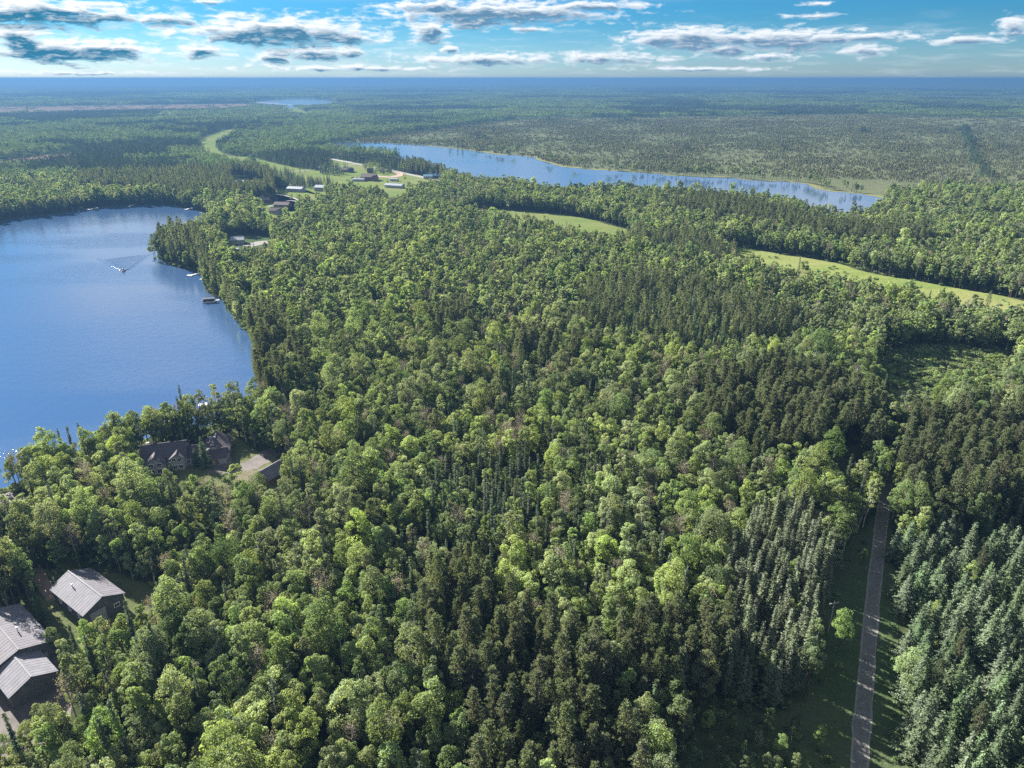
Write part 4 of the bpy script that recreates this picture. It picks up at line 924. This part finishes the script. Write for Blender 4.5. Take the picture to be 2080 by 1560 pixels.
house('low_shed', 729, 368, -.12, 'low white shed joined to the brown machine barn', 'shed', [((0, 0), 14, 5, 2.6, .9, M['white_paint'], M['white_metal'])], wins((0, -2.53, 1.4, 0, 1.2, .9)))
house('poultry_shed', 802, 381, -.40, 'long white-roofed shed on the lawn by the round tree', 'shed', [((0, 0), 22, 8, 3, 1.6, M['white_paint'], M['white_metal'])], wins((-5, -4.03, 1.6, 0, 1.6, 1), (5, -4.03, 1.6, 0, 1.6, 1)))
house('camper', 801, 368, -.3, 'short white camper above the long white-roofed shed', 'camper', [((0, 0), 10, 4, 2.8, .6, M['white_paint'], M['white_metal'])], wins((0, -2.03, 1.6, 0, 1.6, .8)))
house('white_house', 870, 363, .0, 'pale blue-white house beside the highway', 'house', [((0, 0), 11, 8, 3.4, 2.0, M['white_paint'], M['blue_metal'])], wins((-2, -4.03, 1.6, 0, 1.4, 1.2), (2, -4.03, 1.6, 0, 1.4, 1.2)))
house('hay_shelter', 752, 351, .1, 'small peaked brown hut under the field trees', 'hut', [((0, 0), 7, 7, 2.6, 3.2, M['log_wall'], M['shingle_brown'])])
# parked car and truck on the farm
def car(px, py, rz, body, label):
    g = unproj(px, py, 0); o = empty('car', (g[0], g[1], 0.1), rz); tag(o, label, 'car')
    b = Build(); b.prism([(-2.2, -.85, .4), (2.2, -.85, .4), (2.2, -.85, .85), (1.3, -.85, 1.0), (.7, -.85, 1.5), (-1.2, -.85, 1.5), (-1.9, -.85, 1.0), (-2.2, -.85, .9)], (0, 1.7, 0)); b.build('body', body, o, .06)
    Build().prism([(1.15, -.87, 1.02), (.65, -.87, 1.42), (-1.1, -.87, 1.42), (-1.6, -.87, 1.02)], (0, 1.74, 0)).build('side_window', M['glass'], o)
    for x in (-1.35, 1.35):
        for y in (-.8, .8): Build().tube((x, y - .1, .33), (x, y + .1, .33), .33, k=12).build('wheel', M['dark_metal'], o)
car(716, 362, .3, M['dark_metal'], 'dark car parked on the lawn beside the low white shed')
car(706, 367, .1, M['timber'], 'grey-brown car alone on the lawn edge of the farm yard')
car(725, 363, .5, M['brick_red'], 'dull red car next to the machine barn')

# ------------------------------------------------------------------ boats, docks and the wake
WZ = 0.10
g = unproj(250, 551, 0); o = empty('motorboat', (g[0], g[1], WZ), math.radians(-68)); tag(o, 'white and dark motorboat running across the lake ahead of its wake', 'boat')
b = Build(); secs = [(-2.6, .95, .75), (-1.0, 1.05, .75), (.8, 1.0, .85), (2.0, .62, .95), (2.8, .06, 1.05)]; rings = []
for x, wd, zt in secs: rings.append([b.bm.verts.new(p) for p in ((x, -wd, zt), (x, -wd * .8, .05), (x, 0, -.25 if x < 2.5 else .4), (x, wd * .8, .05), (x, wd, zt))])
for r0, r1 in zip(rings[:-1], rings[1:]):
    for i in range(4): b.bm.faces.new((r0[i], r0[i + 1], r1[i + 1], r1[i]))
b.bm.faces.new(rings[0]); b.build('hull', M['hull'], o)
Build().prism([(.7, -.93, .80), (2.0, -.58, .92), (2.7, 0, 1.0), (2.0, .58, .92), (.7, .93, .80)], (0, 0, .05)).build('bow_deck', M['hull_dark'], o)
Build().box((-.9, 0, .35), (3.0, 1.8, .08)).build('floor', M['tan_seat'], o)
for y in (-.5, .5): Build().box((-.9, y, .62), (.55, .55, .5)).build('seat', M['tan_seat'], o)
Build().prism([(.55, -.9, .85), (.85, -.9, .85), (.45, -.8, 1.4), (.38, -.8, 1.4)], (0, 1.75, 0)).build('windshield', M['glass'], o)
Build().box((-2.85, 0, .75), (.5, .5, .8)).build('outboard_engine', M['dark_metal'], o, .08)
# wake: a V of ridges with cross waves between the arms
def wake():
    G0 = unproj(250, 549, 0)[:2]; parts = []
    def ridge(pts, wd, ht):
        P = np.asarray(pts, float); T = np.gradient(P, axis=0); T /= np.linalg.norm(T, axis=1, keepdims=True); N = np.stack([-T[:, 1], T[:, 0]], 1); V = []; n = len(P)
        prof = [(-1, 0), (-.5, .35), (0, 1), (.5, .35), (1, 0)]; fade = np.linspace(1, .35, n)
        for (o_, h_) in prof: V.append(np.c_[P + N * o_ * wd, np.full(n, WZ + .02) + h_ * ht * fade])
        V = np.concatenate(V); Q = [(k * n + i, k * n + i + 1, (k + 1) * n + i + 1, (k + 1) * n + i) for k in range(4) for i in range(n - 1)]
        parts.append((V, np.array(Q)))
    def arm(pix, off=0.0):
        P = np.array([unproj(*p)[:2] for p in pix]); t = np.linspace(0, len(P) - 1, 24); return np.c_[np.interp(t, range(len(P)), P[:, 0]), np.interp(t, range(len(P)), P[:, 1])] + [0, off]
    Rr = arm([(254, 550), (268, 541), (282, 530), (296, 521), (316, 513)]); Ll = arm([(246, 549), (235, 544), (222, 538), (211, 532), (198, 526)])
    ridge(Rr, .9, .45); ridge(Rr + [0.6, 2.4], .7, .22); ridge(Rr + [1.2, 4.8], .6, .15); ridge(Ll, .8, .38); ridge(Ll + [-.6, 2.4], .6, .16)
    for i in range(3, 21): 
        a, c = Ll[i], Rr[i]; t = np.linspace(.06, .94, 10)[:, None]; bow = np.sin(t * math.pi) * np.array([[0.0, 2.0]])
        ridge(a * (1 - t) + c * t + bow, .6, .10)
    V, Q = joinq(parts); me = quad_mesh('boat_wake', V, Q, [M['water']], smooth=True); tag(link(bpy.data.objects.new('boat_wake', me)), 'V-shaped ripples trailing behind the motorboat', kind='stuff')
wake()
Build().box((0, 0, .16), (.7, 2.6, .05), .35, TM(*unproj(248.5, 547)[:2])).build('foam', M['white_paint']); tag(bpy.data.objects['foam'], 'white foam churned up at the stern of the motorboat', kind='stuff')
def dock(p0, p1, wd, label, mat='timber', tee=None):
    a, c = unproj(*p0)[:2], unproj(*p1)[:2]; d = c - a; L = float(np.linalg.norm(d)); o = empty('dock', (a[0], a[1], WZ), math.atan2(d[1], d[0])); tag(o, label, 'dock')
    n = max(4, int(L / 1.2))
    for i in range(n): Build().box(((i + .5) * L / n, 0, .55), (L / n - .05, wd, .1)).build('plank_section', M[mat], o)
    for x in np.linspace(.3, L - .3, 4):
        for y in (-wd / 2, wd / 2): Build().tube((x, y, -.4), (x, y, .9), .07, k=6).build('post', M['aluminium'], o)
    if tee: Build().box((.8, 0, .56), (1.8, tee, .1)).build('end_platform', M[mat], o)
dock((383, 562), (412, 555), 1.5, 'pale dock reaching into the tree reflections by the point', 'hull', 4.0)
dock((406, 569), (416, 569), 1.4, 'short white dock stub just below the pale dock', 'hull')
dock((428, 614), (446, 611), 1.4, 'dock leading from the wooded shore to the covered boat', 'hull')
dock((180, 427), (200, 423), 2.2, 'pale dock on the far shore of the bay', 'white_paint', 5.0)
dock((376, 427), (398, 422), 2.2, 'thin pale dock under the trees at the end of the bay', 'white_paint')
dock((262, 421), (278, 414), 2.0, 'slanting dock below the small sunlit lawn on the bay', 'white_paint')
g = unproj(425, 614, 0); o = empty('pontoon_boat', (g[0], g[1], WZ), .28); tag(o, 'covered pontoon boat with dark canopy moored off the wooded shore', 'boat')
for y in (-.9, .9): Build().tube((-3.4, y, .25), (3.2, y, .25), .35, k=10).build('pontoon', M['aluminium'], o)
Build().box((0, 0, .68), (6.8, 2.5, .14)).build('deck', M['timber'], o)
for y in (-1.2, 1.2): Build().box((0, y, 1.05), (6.4, .06, .6)).build('railing', M['hull_dark'], o)
Build().prism([(-3.3, -1.35, 2.2), (-3.3, 0, 2.55), (-3.3, 1.35, 2.2), (-3.3, 1.35, 2.3), (-3.3, 0, 2.66), (-3.3, -1.35, 2.3)], (6.6, 0, 0)).build('canopy', M['canvas'], o)
for x in (-3, 3):
    for y in (-1.2, 1.2): Build().tube((x, y, .7), (x, y, 2.25), .05, k=6).build('canopy_post', M['aluminium'], o)
Build().box((-3.5, 0, .9), (.4, .5, .8)).build('outboard_engine', M['white_paint'], o)
g = unproj(400, 840, 0); o = empty('boat_lift', (g[0] , g[1] + 6, WZ), .3); tag(o, 'white boat lift frame standing in the lake beyond the house', 'boat lift')
for x in (-1.8, 1.8):
    for y in (-1.3, 1.3): Build().tube((x, y, -.4), (x, y, 3.2), .09, k=6).build('post', M['white_paint'], o)
for y in (-1.3, 1.3): Build().box((0, y, 3.2), (3.8, .16, .16)).build('beam', M['white_paint'], o)
Build().box((0, 0, .9), (3.2, 2.4, .12)).build('cradle', M['white_paint'], o)

# ------------------------------------------------------------------ power poles
def pole(px, py, h, rz, label, group=None):
    g = unproj(px, py, 0); o = empty('power_pole', (g[0], g[1], 0), rz); tag(o, label, 'power pole', group)
    Build().tube((0, 0, -.3), (0, 0, h), .17, .11).build('mast', M['timber'], o)
    Build().box((0, 0, h - .7), (2.2, .12, .14)).build('crossarm', M['timber'], o)
    for x in (-1, 0, 1): Build().tube((x, 0, h - .62), (x, 0, h - .38), .06).build('insulator', M['white_paint'], o)
    return Vector((g[0], g[1], h - .4))
pole(1726, 990, 9, .2, 'sunlit power pole in the small clearing past the plantation'); pole(1681, 1285, 9, .2, 'faint power pole in shade at the edge of the pine rows')
tops = [pole(p[0], p[1], 11, .5, l) for p, l in (((608, 344), 'power pole where the drive meets the field track'), ((624, 344), 'power pole beside the pine wood at the field'), ((672, 322.5), 'power pole where the highway leaves the trees'), ((745, 333.5), 'power pole on the highway behind the tree island'), ((840, 350), 'power pole on the highway past the dirt yard'), ((940, 370), 'power pole on the highway beside the lake trees'))]
for a, c in zip(tops[2:-1], tops[3:]):
    pts = [a.lerp(c, t) - Vector((0, 0, 1.2 * math.sin(math.pi * t))) for t in np.linspace(0, 1, 9)]
    v, q = tube([tuple(p) for p in pts], [.045] * 9, 4); o = link(bpy.data.objects.new('power_line', quad_mesh('power_line', v, q, [M['timber']])))
    tag(o, ('first' if a is tops[2] else 'second' if a is tops[3] else 'third') + ' span of the power line along the highway, counted from the pine wood', 'power line')

# ------------------------------------------------------------------ haze over the whole plain
HZ = 121.0
b = Build(); b.box((0, 0, (HZ - 3) / 2), (100000, 100000, HZ + 3))
hm = bpy.data.materials.new('haze'); hm.use_nodes = True; hm.node_tree.nodes.clear(); hn_ = NT(hm.node_tree); ho = hn_.node('ShaderNodeOutputMaterial')
pv = hn_.node('ShaderNodeVolumePrincipled'); pv.inputs['Color'].default_value = (0.055, 0.128, 0.250, 1); pv.inputs['Density'].default_value = 2.1e-4; pv.inputs['Anisotropy'].default_value = 0.2
hn_.l.new(pv.outputs[0], ho.inputs['Volume'])
hz = b.build('haze', hm); tag(hz, kind='stuff')
